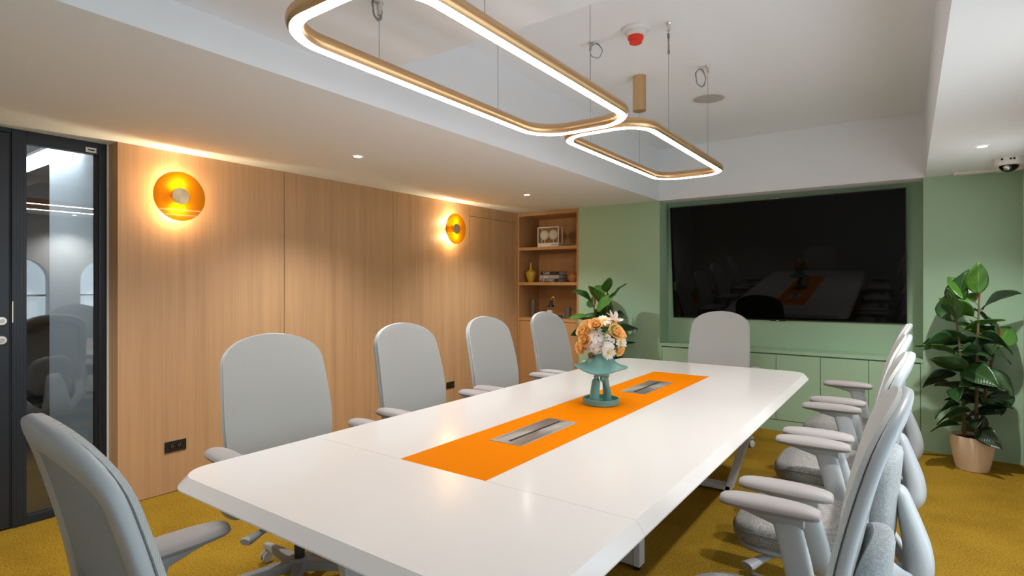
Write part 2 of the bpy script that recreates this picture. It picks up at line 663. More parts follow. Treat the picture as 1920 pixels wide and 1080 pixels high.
# glazing and door in the left wall
w1 = struct(thing('window_1', 'narrow glazed side panel in dark aluminium frame', 'window'))
del w1['category']
B(XG - 0.045, XG, 0.926, 0.991, 0.0, ZS).build('frame', 'frame', w1, smooth=False, bevel=0.002)
for k in range(4):
    B(XG, XG + 0.0015, 0.934 + k * 0.014, 0.942 + k * 0.014, 0.0, ZS - 0.06).build('frame_rib', 'frame', w1, smooth=False)
B(XG - 0.045, XG, 1.335, 1.377, 0.0, ZS).build('frame', 'frame', w1, smooth=False, bevel=0.002)
B(XG - 0.040, XG - 0.010, 1.318, 1.335, 0.05, 2.15).build('glazing_bead', 'rubber', w1, smooth=False)
B(XG - 0.045, XG, 0.991, 1.335, 2.150, ZS).build('frame', 'frame', w1, smooth=False, bevel=0.002)
B(XG - 0.040, XG - 0.006, 0.991, 1.335, 2.168, 2.172).build('glazing_bead', 'rubber', w1, smooth=False)
B(XG - 0.045, XG, 0.991, 1.335, 0.0, 0.048).build('frame', 'frame', w1, smooth=False, bevel=0.002)
B(XG - 0.026, XG - 0.020, 0.989, 1.320, 0.046, 2.152).build('pane', 'pane', w1, smooth=False)
pl = B(XG, XG + 0.003, 1.268, 1.322, 2.158, 2.188).build('maker_plate', 'white', w1, smooth=False)
B(XG + 0.003, XG + 0.0036, 1.278, 1.312, 2.169, 2.177).build('plate_print', 'bezel', pl, smooth=False)
B(XG, XG + 0.002, 0.9275, 0.9325, 1.145, 1.262).build('strike_plate', 'white', w1, smooth=False)

d1 = struct(thing('door_1', 'dark blue grey aluminium door with two round locks', 'door'))
del d1['category']
B(XG - 0.045, XG - 0.004, 0.03, 0.917, 0.008, 2.195).build('leaf', 'frame', d1, smooth=False, bevel=0.002)
B(XG - 0.045, XG, 0.0, 0.924, 2.199, ZS).build('head', 'frame', d1, smooth=False)
B(XG - 0.05, XG - 0.01, 0.917, 0.926, 0.0, 2.199).build('seal', 'rubber', d1, smooth=False)
for z in (1.155, 1.049):
    k = MB().lathe([(0.024, 0), (0.024, 0.008), (0.020, 0.011)], 20, (XG - 0.004, 0.884, z), axis='X').build('lock_rose', 'silver', d1)
    MB().lathe([(0.013, 0.010), (0.012, 0.022)], 16, (XG - 0.004, 0.884, z), axis='X').build('thumb_turn', 'alu', k)
struct(B(XG - 0.12, XG, YB - 0.1, -0.0005, 0.0, ZS).build('wall_left', 'backwall', smooth=False), 'plain wall left of the door')

# far wall in sage green with a television niche
XN0, XN1 = -2.115, 0.095
struct(B(-3.069, XN0, YW, YW + 0.50, 0.0, ZS).build('wall_far', 'green', smooth=False), 'sage green wall beside the shelves')
struct(B(XN1, XR + 0.3, YW, YW + 0.50, 0.0, ZS).build('wall_far', 'green', smooth=False), 'sage green wall behind the right plant')
struct(B(XN0, XN1, YW + 0.262, YW + 0.50, 0.0, ZS).build('wall_far', 'green', smooth=False), 'sage green back of the television niche')
struct(B(XG - 0.04, -3.069, YW + 0.48, YW + 0.55, 0.0, ZS).build('wall_far', 'backwall', smooth=False))
struct(B(XG - 0.04, XR + 0.3, YB - 0.1, YB, 0.0, ZC).build('wall_back', 'backwall', smooth=False))


# right wall with arched windows (out of the frame, seen mirrored in the glazing)
def arch_pts(y0, y1, z0, ztop, n=14):
    r = (y1 - y0) / 2
    pts = [(y0, z0), (y1, z0)]
    for k in range(n + 1):
        a = math.pi * k / n
        pts.append(((y0 + y1) / 2 + r * math.cos(a), ztop - r + r * math.sin(a)))
    return pts


ARCH = [(-0.749, -0.209), (0.116, 0.656), (0.981, 1.521), (1.846, 2.386), (2.711, 3.251)]
cu = bpy.data.curves.new('wall_outline', 'CURVE')
cu.dimensions = '2D'
cu.fill_mode = 'BOTH'
cu.extrude = 0.1
for pts in [[(YB - 0.1, 0), (YW + 0.5, 0), (YW + 0.5, ZS), (YB - 0.1, ZS)]] + [arch_pts(a, b, 0.16, 1.675) for a, b in ARCH]:
    s = cu.splines.new('POLY')
    s.points.add(len(pts) - 1)
    for q, p in zip(s.points, pts):
        q.co = (p[0], p[1], 0, 1)
    s.use_cyclic_u = True
tmp = bpy.data.objects.new('wall_source', cu)
COL.objects.link(tmp)
bpy.context.view_layer.update()
me = bpy.data.meshes.new_from_object(tmp.evaluated_get(bpy.context.evaluated_depsgraph_get()))
bpy.data.objects.remove(tmp)
me.transform(Matrix(((0, 0, 1, XR + 0.1), (1, 0, 0, 0), (0, 1, 0, 0), (0, 0, 0, 1))))
struct(place('wall_right', me, 'backwall', smooth=False), 'white wall with arched windows')
for i, (a, b) in enumerate(ARCH):
    w = struct(thing('window_%d' % (i + 2), 'arched window with a sheer blind', 'window'))
    del w['category']
    p = arch_pts(a - 0.01, b + 0.01, 0.15, 1.685)
    MB().rings([[(XR + 0.15, y, z) for y, z in p], [(XR + 0.156, y, z) for y, z in p]]).build('sheer_blind', 'day', w, smooth=False)
    B(XR + 0.125, XR + 0.145, a, b, 1.20, 1.225).build('crossbar', 'white', w, smooth=False)

# corridor seen through the glazing
struct(B(-8.2, XG - 0.04, YB - 0.1, 3.2, -0.08, -0.004).build('floor', 'darkcarpet', smooth=False), 'dark brown corridor carpet')
struct(B(-5.31, XG - 0.06, 1.43, 1.55, 0.0, 2.55).build('wall_corridor', 'corridor', smooth=False), 'pale corridor wall beyond the glass')
struct(B(-8.2, -8.1, YB - 0.1, 3.2, 0.0, 2.7).build('wall_corridor', 'dark', smooth=False), 'dark wall at the corridor end')
struct(B(-8.2, -5.31, 3.1, 3.2, 0.0, 2.7).build('wall_corridor', 'dark', smooth=False))
struct(B(-8.2, XG - 0.12, YB - 0.1, YB, 0.0, 2.7).build('wall_corridor', 'dark', smooth=False))
struct(B(-8.2, XG - 0.045, YB - 0.1, 3.2, 2.60, 2.7).build('ceiling', 'corridor', smooth=False), 'corridor ceiling')
cl = thing('cove_light', 'white linear light along the corridor wall beyond the glass', 'light', (0, 0, 0))
B(-7.4, -4.6, 1.30, 1.40, 2.30, 2.32).build('housing', 'white', cl, smooth=False)
B(-7.38, -4.62, 1.305, 1.395, 2.245, 2.2995).build('diffuser', emit('cove_diffuser', (0.86, 0.93, 1.0), 3.5), cl, smooth=False)

pn = thing('corridor_fill_panel', 'added square fill light panel, out of view, brightening the corridor', 'light', (-5.1, 0.35, 2.60))  # fill light added out of view to brighten the corridor behind the glass
B(-0.32, 0.32, -0.32, 0.32, -0.012, 0.0).build('frame', 'white', pn, smooth=False)
B(-0.29, 0.29, -0.29, 0.29, -0.014, -0.0122).build('diffuser', emit('fill_panel_diffuser', (0.86, 0.93, 1.0), 9.0), pn, smooth=False)

# ================================================================== BUILT-IN FURNITURE
# open shelving
sx0, sx1, sd = -3.918, -3.070, 0.46
sh = thing('bookshelf', 'built-in oak shelf unit with open shelves above a cupboard', 'bookshelf', (sx0, YW, 0))
W = sx1 - sx0
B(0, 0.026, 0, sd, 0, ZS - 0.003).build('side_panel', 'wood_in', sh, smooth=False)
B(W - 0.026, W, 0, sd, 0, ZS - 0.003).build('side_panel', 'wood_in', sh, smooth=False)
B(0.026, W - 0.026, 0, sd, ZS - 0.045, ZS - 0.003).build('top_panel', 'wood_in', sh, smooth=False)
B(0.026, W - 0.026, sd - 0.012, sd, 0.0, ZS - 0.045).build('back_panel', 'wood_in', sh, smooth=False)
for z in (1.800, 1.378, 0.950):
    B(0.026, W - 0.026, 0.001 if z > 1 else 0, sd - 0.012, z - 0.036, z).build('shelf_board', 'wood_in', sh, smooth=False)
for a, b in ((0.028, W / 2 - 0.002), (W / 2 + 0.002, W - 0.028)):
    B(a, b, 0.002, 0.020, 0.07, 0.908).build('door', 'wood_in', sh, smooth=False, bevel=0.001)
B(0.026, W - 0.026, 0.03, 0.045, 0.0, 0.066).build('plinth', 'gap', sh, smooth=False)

# low storage below the television
cb = thing('storage_cabinet', 'long sage green built-in cabinet under the television', 'cabinet', (XN0, YW, 0))
W = XN1 - XN0
B(0, W, 0.030, 0.258, 0.0, 0.71).build('carcass', 'green', cb, smooth=False)
B(0, W, 0.0, 0.259, 0.715, 0.742).build('worktop', 'green', cb, smooth=False, bevel=0.001)
B(0, W, 0.008, 0.030, 0.0, 0.098).build('plinth', 'green', cb, smooth=False)
xs = [-2.093, -1.731, -1.367, -1.004, -0.642, -0.279, 0.078]
for a, b in zip(xs[:-1], xs[1:]):
    B(a - XN0 + 0.002, b - XN0 - 0.002, 0.006, 0.026, 0.104, 0.703).build('door', 'green', cb, smooth=False, bevel=0.001)
B(0, 0.020, 0.004, 0.030, 0.098, 0.715).build('side_filler', 'green', cb, smooth=False)
B(W - 0.015, W, 0.004, 0.030, 0.098, 0.715).build('side_filler', 'green', cb, smooth=False)

# television
tv = thing('television', 'large black wall-mounted flat television switched off', 'television', (-1.037, 5.846, 1.588))
tv.rotation_euler = (R(4.8), R(-0.35), 0)
tw, tht = 1.022, 0.583
B(-tw, tw, -0.008, 0.035, -tht, tht).build('casing', 'bezel', tv, smooth=False, bevel=0.003)
B(-tw + 0.008, tw - 0.008, -0.0095, -0.0078, -tht + 0.012, tht - 0.008).build('screen', 'screen', tv, smooth=False)
B(-0.07, 0.07, -0.006, 0.02, -tht - 0.006, -tht).build('logo_bar', 'bezel', tv, smooth=False)
B(-0.012, 0.012, -0.0098, -0.008, -tht - 0.004, -tht + 0.001).build('standby_light', 'white', tv, smooth=False)
B(-0.035, 0.035, -0.002, 0.02, tht, tht + 0.007).build('sensor', 'greyink', tv, smooth=False, bevel=0.002)
B(-0.25, 0.25, 0.035, 0.054, -0.2, 0.2).build('wall_mount', 'bezel', tv, smooth=False)


# ================================================================== TABLE
def rounded_rect(x0, x1, y0, y1, r, n=10):
    pts = []
    for cx, cy, a0 in ((x1 - r, y1 - r, 0), (x0 + r, y1 - r, 90), (x0 + r, y0 + r, 180), (x1 - r, y0 + r, 270)):
        for k in range(n + 1):
            a = R(a0 + 90 * k / n)
            pts.append((cx + r * math.cos(a), cy + r * math.sin(a)))
    return pts


tb = thing('conference_table', 'long glossy white conference table with an orange strip down its middle', 'table', (-1.2735, 2.6225, 0))
tb_off = Vector((-1.2735, 2.6225, 0))


def slab():
    lay = [(0.0, TZ), (0.0265, TZ - 0.033), (0.0270, TZ - 0.037), (0.020, TZ - 0.040), (-0.05, TZ - 0.042)]
    mb = MB()
    rs = []
    for off, z in lay:
        rs.append([(x, y, z) for x, y in rounded_rect(TX0 - off, TX1 + off, TY0 - off, TY1 + off, 0.105 + off * 0.6)])
    mb.rings(rs)
    return mb


RX0, RX1, RY0, RY1 = -1.4685, -1.0855, 1.386, 3.812


def cut_piece(planes):
    bm = bmesh.new()
    me = slab().mesh('tabletop_panel')
    bm.from_mesh(me)
    for co, no in planes:
        res = bmesh.ops.bisect_plane(bm, geom=bm.verts[:] + bm.edges[:] + bm.faces[:], plane_co=co, plane_no=no, clear_outer=True, dist=1e-6)
        ed = [e for e in res['geom_cut'] if isinstance(e, bmesh.types.BMEdge)]
        bmesh.ops.holes_fill(bm, edges=ed)
    bmesh.ops.recalc_face_normals(bm, faces=bm.faces)
    bm.to_mesh(me)
    bm.free()
    me.transform(Matrix.Translation(-tb_off))
    return me


g = 0.0006
for planes in ([((0, RY0 - g, 0), (0, 1, 0))], [((0, RY1 + g, 0), (0, -1, 0))],
               [((0, RY0 + g, 0), (0, -1, 0)), ((0, RY1 - g, 0), (0, 1, 0)), ((RX0 - g, 0, 0), (1, 0, 0))],
               [((0, RY0 + g, 0), (0, -1, 0)), ((0, RY1 - g, 0), (0, 1, 0)), ((RX1 + g, 0, 0), (-1, 0, 0))]):
    place('tabletop_panel', cut_piece(planes), 'table', tb, smooth=True, angle=25)
ox, oy = -tb_off.x, -tb_off.y
rn = B(RX0 + ox, RX1 + ox, RY0 + oy, RY1 + oy, TZ - 0.03, TZ - 0.0004).build('inlay', 'orange', tb, smooth=False)
rn['label'] = 'orange leather strip down the middle'
for ya, yb in ((1.758, 2.203), (2.982, 3.437)):
    xa, xb = -1.356 + ox, -1.203 + ox
    cbx = B(xa, xb, ya + oy, yb + oy, TZ - 0.01, TZ + 0.0018).build('cable_box', 'alu', tb, smooth=False, bevel=0.0008)
    xm = (xa + xb) / 2
    B(xm - 0.0065, xm + 0.0065, ya + oy + 0.03, yb + oy - 0.03, TZ, TZ + 0.0022).build('brush_slot', 'slot', cbx, smooth=False)
    for xq in (xa + 0.017, xb - 0.017):
        B(xq - 0.0008, xq + 0.0008, ya + oy + 0.022, yb + oy - 0.022, TZ, TZ + 0.0020).build('lid_joint', 'slot', cbx, smooth=False)


def bar(p, q, wx, wy, name, mat, parent):
    """upright bar with a flat section from p to q"""
    rs = []
    for c in (p, q):
        rs.append([(c[0] - wx, c[1] - wy, c[2]), (c[0] + wx, c[1] - wy, c[2]), (c[0] + wx, c[1] + wy, c[2]), (c[0] - wx, c[1] + wy, c[2])])
    return MB().rings(rs).build(name, mat, parent, smooth=False, bevel=0.004)


for y in (1.34 + oy, 3.80 + oy):
    for s in (-1, 1):
        bar((s * 0.315, y, 0.02), (s * 0.515, y, 0.672), 0.022, 0.040, 'leg', 'legmetal', tb)
    B(-0.335, 0.335, y - 0.04, y + 0.04, 0.018, 0.052).build('foot_bar', 'legmetal', tb, smooth=False, bevel=0.006)
    B(-0.54, 0.54, y - 0.035, y + 0.035, 0.67, TZ - 0.042).build('top_bar', 'legmetal', tb, smooth=False)
    for s in (-1, 1):
        MB().lathe([(0.018, 0.0), (0.020, 0.018)], 14, (s * 0.28, y, 0)).build('glide', 'blackplastic', tb)
y0 = 2.503 + oy
for s in (-1, 1):
    B(s * 0.237 - 0.0 if s < 0 else 0.205, -0.205 if s < 0 else 0.237, y0, y0 + 0.062, 0.018, TZ - 0.042).build('pedestal_post', 'legmetal', tb, smooth=False, bevel=0.002)
    MB().lathe([(0.018, 0.0), (0.020, 0.018)], 14, (s * 0.215, y0 + 0.02, 0)).build('glide', 'blackplastic', tb)
B(-0.203, 0.203, y0 + 0.002, y0 + 0.012, 0.02, TZ - 0.042).build('pedestal_panel', 'panelgrey', tb, smooth=False)
B(-0.203, 0.203, y0 + 0.050, y0 + 0.060, 0.02, TZ - 0.042).build('pedestal_panel', 'panelgrey', tb, smooth=False)


# ================================================================== CHAIRS
def interp(tab, z):
    if z <= tab[0][0]:
        return tab[0][1]
    if z >= tab[-1][0]:
        return tab[-1][1]
    for i in range(len(tab) - 1):
        if tab[i][0] <= z <= tab[i + 1][0]:
            p1, p2 = tab[i], tab[i + 1]
            p0 = tab[max(i - 1, 0)]
            p3 = tab[min(i + 2, len(tab) - 1)]
            t = (z - p1[0]) / (p2[0] - p1[0])
            m1 = (p2[1] - p0[1]) / (p2[0] - p0[0]) * (p2[0] - p1[0])
            m2 = (p3[1] - p1[1]) / (p3[0] - p1[0]) * (p2[0] - p1[0])
            return ((2 * t ** 3 - 3 * t ** 2 + 1) * p1[1] + (t ** 3 - 2 * t ** 2 + t) * m1 + (-2 * t ** 3 + 3 * t ** 2) * p2[1] + (t ** 3 - t ** 2) * m2)


YP = [(0.44, -0.178), (0.55, -0.178), (0.64, -0.184), (0.74, -0.198), (0.85, -0.220), (0.98, -0.253), (1.12, -0.296)]
WP = [(0.44, 0.212), (0.52, 0.236), (0.62, 0.252), (0.72, 0.257), (0.85, 0.252), (1.0, 0.241), (1.12, 0.232)]
ZTOP, ZCN = 1.114, 0.980


def back_hw(z):
    w = interp(WP, z)
    if z > ZCN:
        t = min(1.0, (z - ZCN) / (ZTOP - ZCN))
        w *= max(0.0, 1 - t ** 2.3) ** (1 / 2.3)
    return w


def back_pt(s, z, off=0.0, inset=0.0):
    w = max(0.0, back_hw(z) - inset)
    curl = 0.030 * (s * w / 0.25) ** 2
    return (s * w, interp(YP, z) + curl + off, z)


def zrows(z0, zt, n1, n2):
    rows = [z0 + (ZCN - z0) * i / n1 for i in range(n1)]
    rows += [ZCN + (zt - ZCN) * math.sin(math.pi / 2 * i / n2) for i in range(n2 + 1)]
    return rows


def shell(z0, zt, off_f, off_b, inset, ns=18, bulge=0.0):
    rows = zrows(z0, zt, 12, 9)
    mb = MB()
    n = ns + 1

    def sheet(off, b):
        out = []
        for z in rows:
            for k in range(n):
                s = -math.cos(math.pi * k / ns)
                e = (1 - s ** 4)
                q = min(1, (zt - z) / 0.05)
                out.append(back_pt(s, z, off + b * e * q, inset))
        return out
    f, b = sheet(off_f, bulge), sheet(off_b, 0)
    m = len(f)
    fs = []
    for i in range(len(rows) - 1):
        for k in range(ns):
            a = i * n + k
            fs.append((a, a + 1, a + n + 1, a + n))
            fs.append((m + a, m + a + n, m + a + n + 1, m + a + 1))
        a = i * n
        fs.append((a, a + n, m + a + n, m + a))
        a = i * n + ns
        fs.append((a, m + a, m + a + n, a + n))
    for k in range(ns):
        fs.append((k, m + k, m + k + 1, k + 1))
        a = (len(rows) - 1) * n + k
        fs.append((a, a + 1, m + a + 1, m + a))
    mb.add(f + b, fs)
    return mb


def superpad(hx, y0, y1, z0, z1, nx=20, e=3.2, crown=0.0, front_drop=0.0, edge=0.03):
    """cushion with a superelliptic plan and rounded rim"""
    cy, hy = (y0 + y1) / 2, (y1 - y0) / 2
    n = 40
    rs = []
    prof = [(0.90, 0.0), (0.97, 0.10), (1.0, 0.35), (1.0, 0.6), (0.985, 0.80), (0.95, 0.93), (0.88, 0.985), (0.6, 1.0), (0.3, 1.0), (0.02, 1.0)]
    for sc, t in prof:
        ring = []
        for k in range(n):
            a = 2 * math.pi * k / n
            c, s = math.cos(a), math.sin(a)
            x = hx * sc * math.copysign(abs(c) ** (2 / e), c)
            y = cy + hy * sc * math.copysign(abs(s) ** (2 / e), s)
            z = z0 + (z1 - z0) * t
            if t > 0.95:
                z += crown * (1 - (x / hx) ** 2) * (1 - ((y - cy) / hy) ** 2)
            u = max(0.0, (y - (y1 - 0.16)) / 0.16)
            z -= front_drop * u * u
            ring.append((x, y, z))
        rs.append(ring)
    return MB().rings(rs)


def make_chair():
    t = thing('office_chair', 'pale grey office chair', 'chair', (0, 0, 0))
    # backrest: knitted front, plastic rim, open mesh behind
    shell(0.46, ZTOP, 0.004, -0.007, 0.0, bulge=0.006).build('backrest_cushion', 'knit', t)
    rows = zrows(0.54, ZTOP - 0.030, 9, 9)
    ins = 0.030

    def top_rim(sgn):
        out = []
        for z in rows:
            x, y, zz = back_pt(1, z, -0.0165, 0)
            w = back_hw(min(ZTOP, ZCN + (zz - ZCN) * (ZTOP - ZCN) / (ZTOP - 0.030 - ZCN))) if zz > ZCN else x
            w = max(0, w - ins)
            out.append((sgn * w, y - 0.030 * (x / 0.25) ** 2 + 0.030 * (w / 0.25) ** 2, zz))
        return out
    lo = [(0.030, -0.332, 0.318), (0.10, -0.292, 0.338), (0.165, -0.245, 0.392), (0.205, -0.208, 0.465)]
    rp = [(x, y, z) for x, y, z in lo] + top_rim(1)
    lo = [tuple(p) for p in dense(lo + [top_rim(1)[0]], 4)][:-1]
    rp = lo + top_rim(1)
    lp = [(-x, y, z) for x, y, z in lo] + top_rim(-1)
    path = lp + list(reversed(rp))[1:]
    n = len(path)
    rad = []
    for p in path:
        rad.append(0.035)
    MB().tube(path, rad, 18, up=(0, 1, 0.28), flat=(1.0, 0.42), sq=0.62).build('back_frame', 'plastic', t, angle=80)
    shell(0.50, ZTOP - 0.05, -0.017, -0.021, 0.050).build('mesh_panel', 'mesh', t)
    # lumbar cushion behind the mesh
    lum = superpad(0.150, 0.45, 0.775, 0.0, 0.062, e=3.0, crown=0.01)
    vs = []
    for x, y, z in lum.v:      # y -> height, z -> thickness to the rear
        vs.append((x, interp(YP, y) - 0.034 - z * 0.8 + 0.030 * (x / 0.15) ** 2, y))
    lum.v = vs
    lum.build('lumbar_pad', 'lumbar', t)
    # spine paddle
    sp = [(0, -0.02, 0.372), (0, -0.12, 0.345), (0, -0.22, 0.318), (0, -0.295, 0.316), (0, -0.325, 0.352), (0, -0.325, 0.42), (0, -0.310, 0.49), (0, -0.292, 0.56), (0, -0.278, 0.615), (0, -0.273, 0.636)]
    MB().tube(dense(sp), 0.1, 24, up=(1, 0, 0), sq=0.8, flat=(dense([0.16, 0.18, 0.22, 0.34, 0.46, 0.44, 0.37, 0.29, 0.21, 0.08]), dense([0.5, 0.6, 0.72, 0.88, 0.96, 0.88, 0.76, 0.66, 0.5, 0.25]))).build('spine', 'plastic', t, angle=80)
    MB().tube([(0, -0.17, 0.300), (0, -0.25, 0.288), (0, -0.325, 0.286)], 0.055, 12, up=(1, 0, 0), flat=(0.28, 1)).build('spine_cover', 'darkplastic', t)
    # seat
    superpad(0.250, -0.175, 0.272, 0.388, 0.468, e=3.4, crown=0.010, front_drop=0.026).build('seat', 'seat', t)
    superpad(0.236, -0.165, 0.252, 0.362, 0.396, e=3.4, front_drop=0.024).build('seat_pan', 'plastic', t)
    MB().tube([(p[0], p[1], p[2]) for p in [(0.2515 * math.copysign(abs(math.cos(2 * math.pi * k / 40)) ** (2 / 3.4), math.cos(2 * math.pi * k / 40)),
              0.0485 + 0.225 * math.copysign(abs(math.sin(2 * math.pi * k / 40)) ** (2 / 3.4), math.sin(2 * math.pi * k / 40)), 0) for k in range(40)]
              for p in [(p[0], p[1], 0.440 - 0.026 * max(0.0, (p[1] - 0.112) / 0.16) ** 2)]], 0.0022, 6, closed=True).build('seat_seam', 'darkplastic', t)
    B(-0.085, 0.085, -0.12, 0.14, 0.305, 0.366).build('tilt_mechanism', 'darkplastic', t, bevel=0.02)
    # arms
    for s in (-1, 1):
        pd = []
        L0, L1 = -0.100, 0.194
        for i in range(17):
            u = i / 16
            a = math.pi * u
            y = (L0 + L1) / 2 - math.cos(a) * (L1 - L0) / 2
            k = max(0.02, math.sin(a)) ** 0.42
            z = 0.656 - 0.010 * (u - 0.5) ** 2
            pd.append([(s * 0.338 + math.cos(b) * 0.051 * k, y, z + math.sin(b) * (0.028 if math.sin(b) > 0 else 0.023) * k) for b in [2 * math.pi * q / 18 for q in range(18)]])
        MB().rings(pd).build('armrest_pad', 'pad', t)
        br = []
        for y, hw, z0, z1 in ((-0.055, 0.030, 0.612, 0.645), (0.0, 0.034, 0.600, 0.645), (0.05, 0.032, 0.615, 0.645), (0.11, 0.026, 0.630, 0.645), (0.15, 0.018, 0.637, 0.645)):
            br.append([(s * 0.332 + x, y, z) for x, z in ((-hw, z1), (-hw * 0.8, (z0 + z1) / 2), (-hw * 0.45, z0), (hw * 0.45, z0), (hw * 0.8, (z0 + z1) / 2), (hw, z1))])
        MB().rings(br).build('armrest_bracket', 'plastic', t)
        ap = [(s * 0.12, -0.062, 0.372), (s * 0.22, -0.062, 0.372), (s * 0.275, -0.060, 0.385), (s * 0.300, -0.054, 0.425), (s * 0.312, -0.040, 0.50), (s * 0.322, -0.020, 0.575), (s * 0.328, -0.006, 0.622)]
        MB().tube(dense(ap), 0.040, 18, up=(0, 1, 0), flat=(0.55, 1.0), sq=0.8).build('armrest_post', 'plastic', t, angle=80)
    # adjustment levers
    for s in (-1, 1):
        lp_ = [(s * 0.08, 0.06, 0.350), (s * 0.16, 0.10, 0.352), (s * 0.24, 0.14, 0.352), (s * 0.31, 0.17, 0.348), (s * 0.318, 0.174, 0.348)]
        MB().tube(lp_, 0.02, 12, flat=([0.5, 0.6, 0.9, 1.35, 1.2], [0.4, 0.4, 0.5, 0.75, 0.6])).build('adjustment_lever', 'base', t)
    # column and base
    MB().lathe([(0.014, 0.10), (0.014, 0.31)], 18).build('gas_column', 'chrome', t)
    MB().lathe([(0.023, 0.11), (0.023, 0.190), (0.020, 0.195)], 20).build('column_sleeve', 'blackplastic', t)
    MB().lathe([(0.040, 0.062), (0.050, 0.075), (0.047, 0.112), (0.034, 0.122)], 24).build('base_hub', 'base', t)
    for k in range(5):
        a = R(55 + 72 * k)
        d = Vector((math.cos(a), math.sin(a), 0))
        s_ = Vector((-math.sin(a), math.cos(a), 0))
        rs = []
        for r, hw, z0, z1 in ((0.03, 0.030, 0.068, 0.114), (0.12, 0.027, 0.072, 0.108), (0.24, 0.021, 0.074, 0.098), (0.315, 0.017, 0.072, 0.090), (0.326, 0.011, 0.074, 0.086)):
            c = d * r
            rs.append([c + s_ * hw + Vector((0, 0, z0)), c - s_ * hw + Vector((0, 0, z0)), c - s_ * hw * 0.75 + Vector((0, 0, z1)), c + s_ * hw * 0.75 + Vector((0, 0, z1))])
        MB().rings(rs).build('base_leg', 'base', t, bevel=0.003)
        c = d * 0.305
        rot = a + R(35 + 50 * k)
        cs = MB().lathe([(0.026, -0.010), (0.027, 0.0), (0.026, 0.010)], 16, axis='X').xf(Matrix.Translation((c.x, c.y, 0.038)) @ Matrix.Rotation(rot, 4, 'Z')).add([], [])
        cs.lathe([(0.007, 0.045), (0.007, 0.075)], 10, (c.x, c.y, 0))
        co = cs.build('caster', 'base', t)
        for q in (-1, 1):
            MB().lathe([(0.012, 0.0185 * q), (0.025, 0.0180 * q), (0.029, 0.0155 * q), (0.029, 0.0105 * q)], 20, axis='X').xf(Matrix.Translation((c.x, c.y, 0.029)) @ Matrix.Rotation(rot, 4, 'Z')).build('wheel', 'wheel', co)
    return t


chair0 = make_chair()
CHAIRS = [
    # x, y, heading (the way it faces, degrees from +Y, anticlockwise), label
    (-2.258, 1.515, -96, 'pale grey office chair nearest the glass panel, on the timber wall side'),
    (-2.285, 2.435, -91, 'pale grey office chair second from the glass panel, on the timber wall side'),
    (-2.290, 3.275, -90, 'pale grey office chair third from the glass panel, on the timber wall side'),
    (-2.300, 4.120, -92, 'pale grey office chair in front of the shelves, last on the timber wall side'),
    (-1.360, 4.850, 180, 'pale grey office chair at the table end below the television'),
    (-0.300, 4.185, 90, 'pale grey office chair nearest the right potted plant, on the window side'),
    (-0.305, 3.290, 91, 'pale grey office chair second from the right potted plant, on the window side'),
    (-0.300, 2.440, 90, 'pale grey office chair third from the right potted plant, on the window side'),
    (-0.310, 1.580, 91, 'pale grey office chair in the lower right foreground, nearest on the window side'),
    (-1.285, 0.640, -2.5, 'pale grey office chair seen from behind with mesh back, lower left foreground'),
]
for i, (x, y, h, lab) in enumerate(CHAIRS):
    c = chair0 if i == 0 else copy_tree(chair0)
    c.location = (x, y, 0)
    c.rotation_euler = (0, 0, R(h))
    tag(c, lab, 'chair', 'office chairs around the conference table')


# ================================================================== LAMPS AND CEILING FITTINGS
def light(name, kind, parent, loc, energy, col, **kw):
    d = bpy.data.lights.new(name, kind)
    d.energy = energy
    d.color = col
    for k, v in kw.items():
        setattr(d, k, v)
    o = bpy.data.objects.new(name, d)
    COL.objects.link(o)
    o.parent = parent
    o.location = loc
    return o


def loop_path(hx, hy, r, n=14, m=10):
    pts = rounded_rect(-hx, hx, -hy, hy, r, n)
    out = []
    for i, p in enumerate(pts):
        q = pts[(i + 1) % len(pts)]
        out.append(p)
        d = math.dist(p, q)
        if d > 0.1:
            for k in range(1, m):
                out.append((p[0] + (q[0] - p[0]) * k / m, p[1] + (q[1] - p[1]) * k / m))
    return out


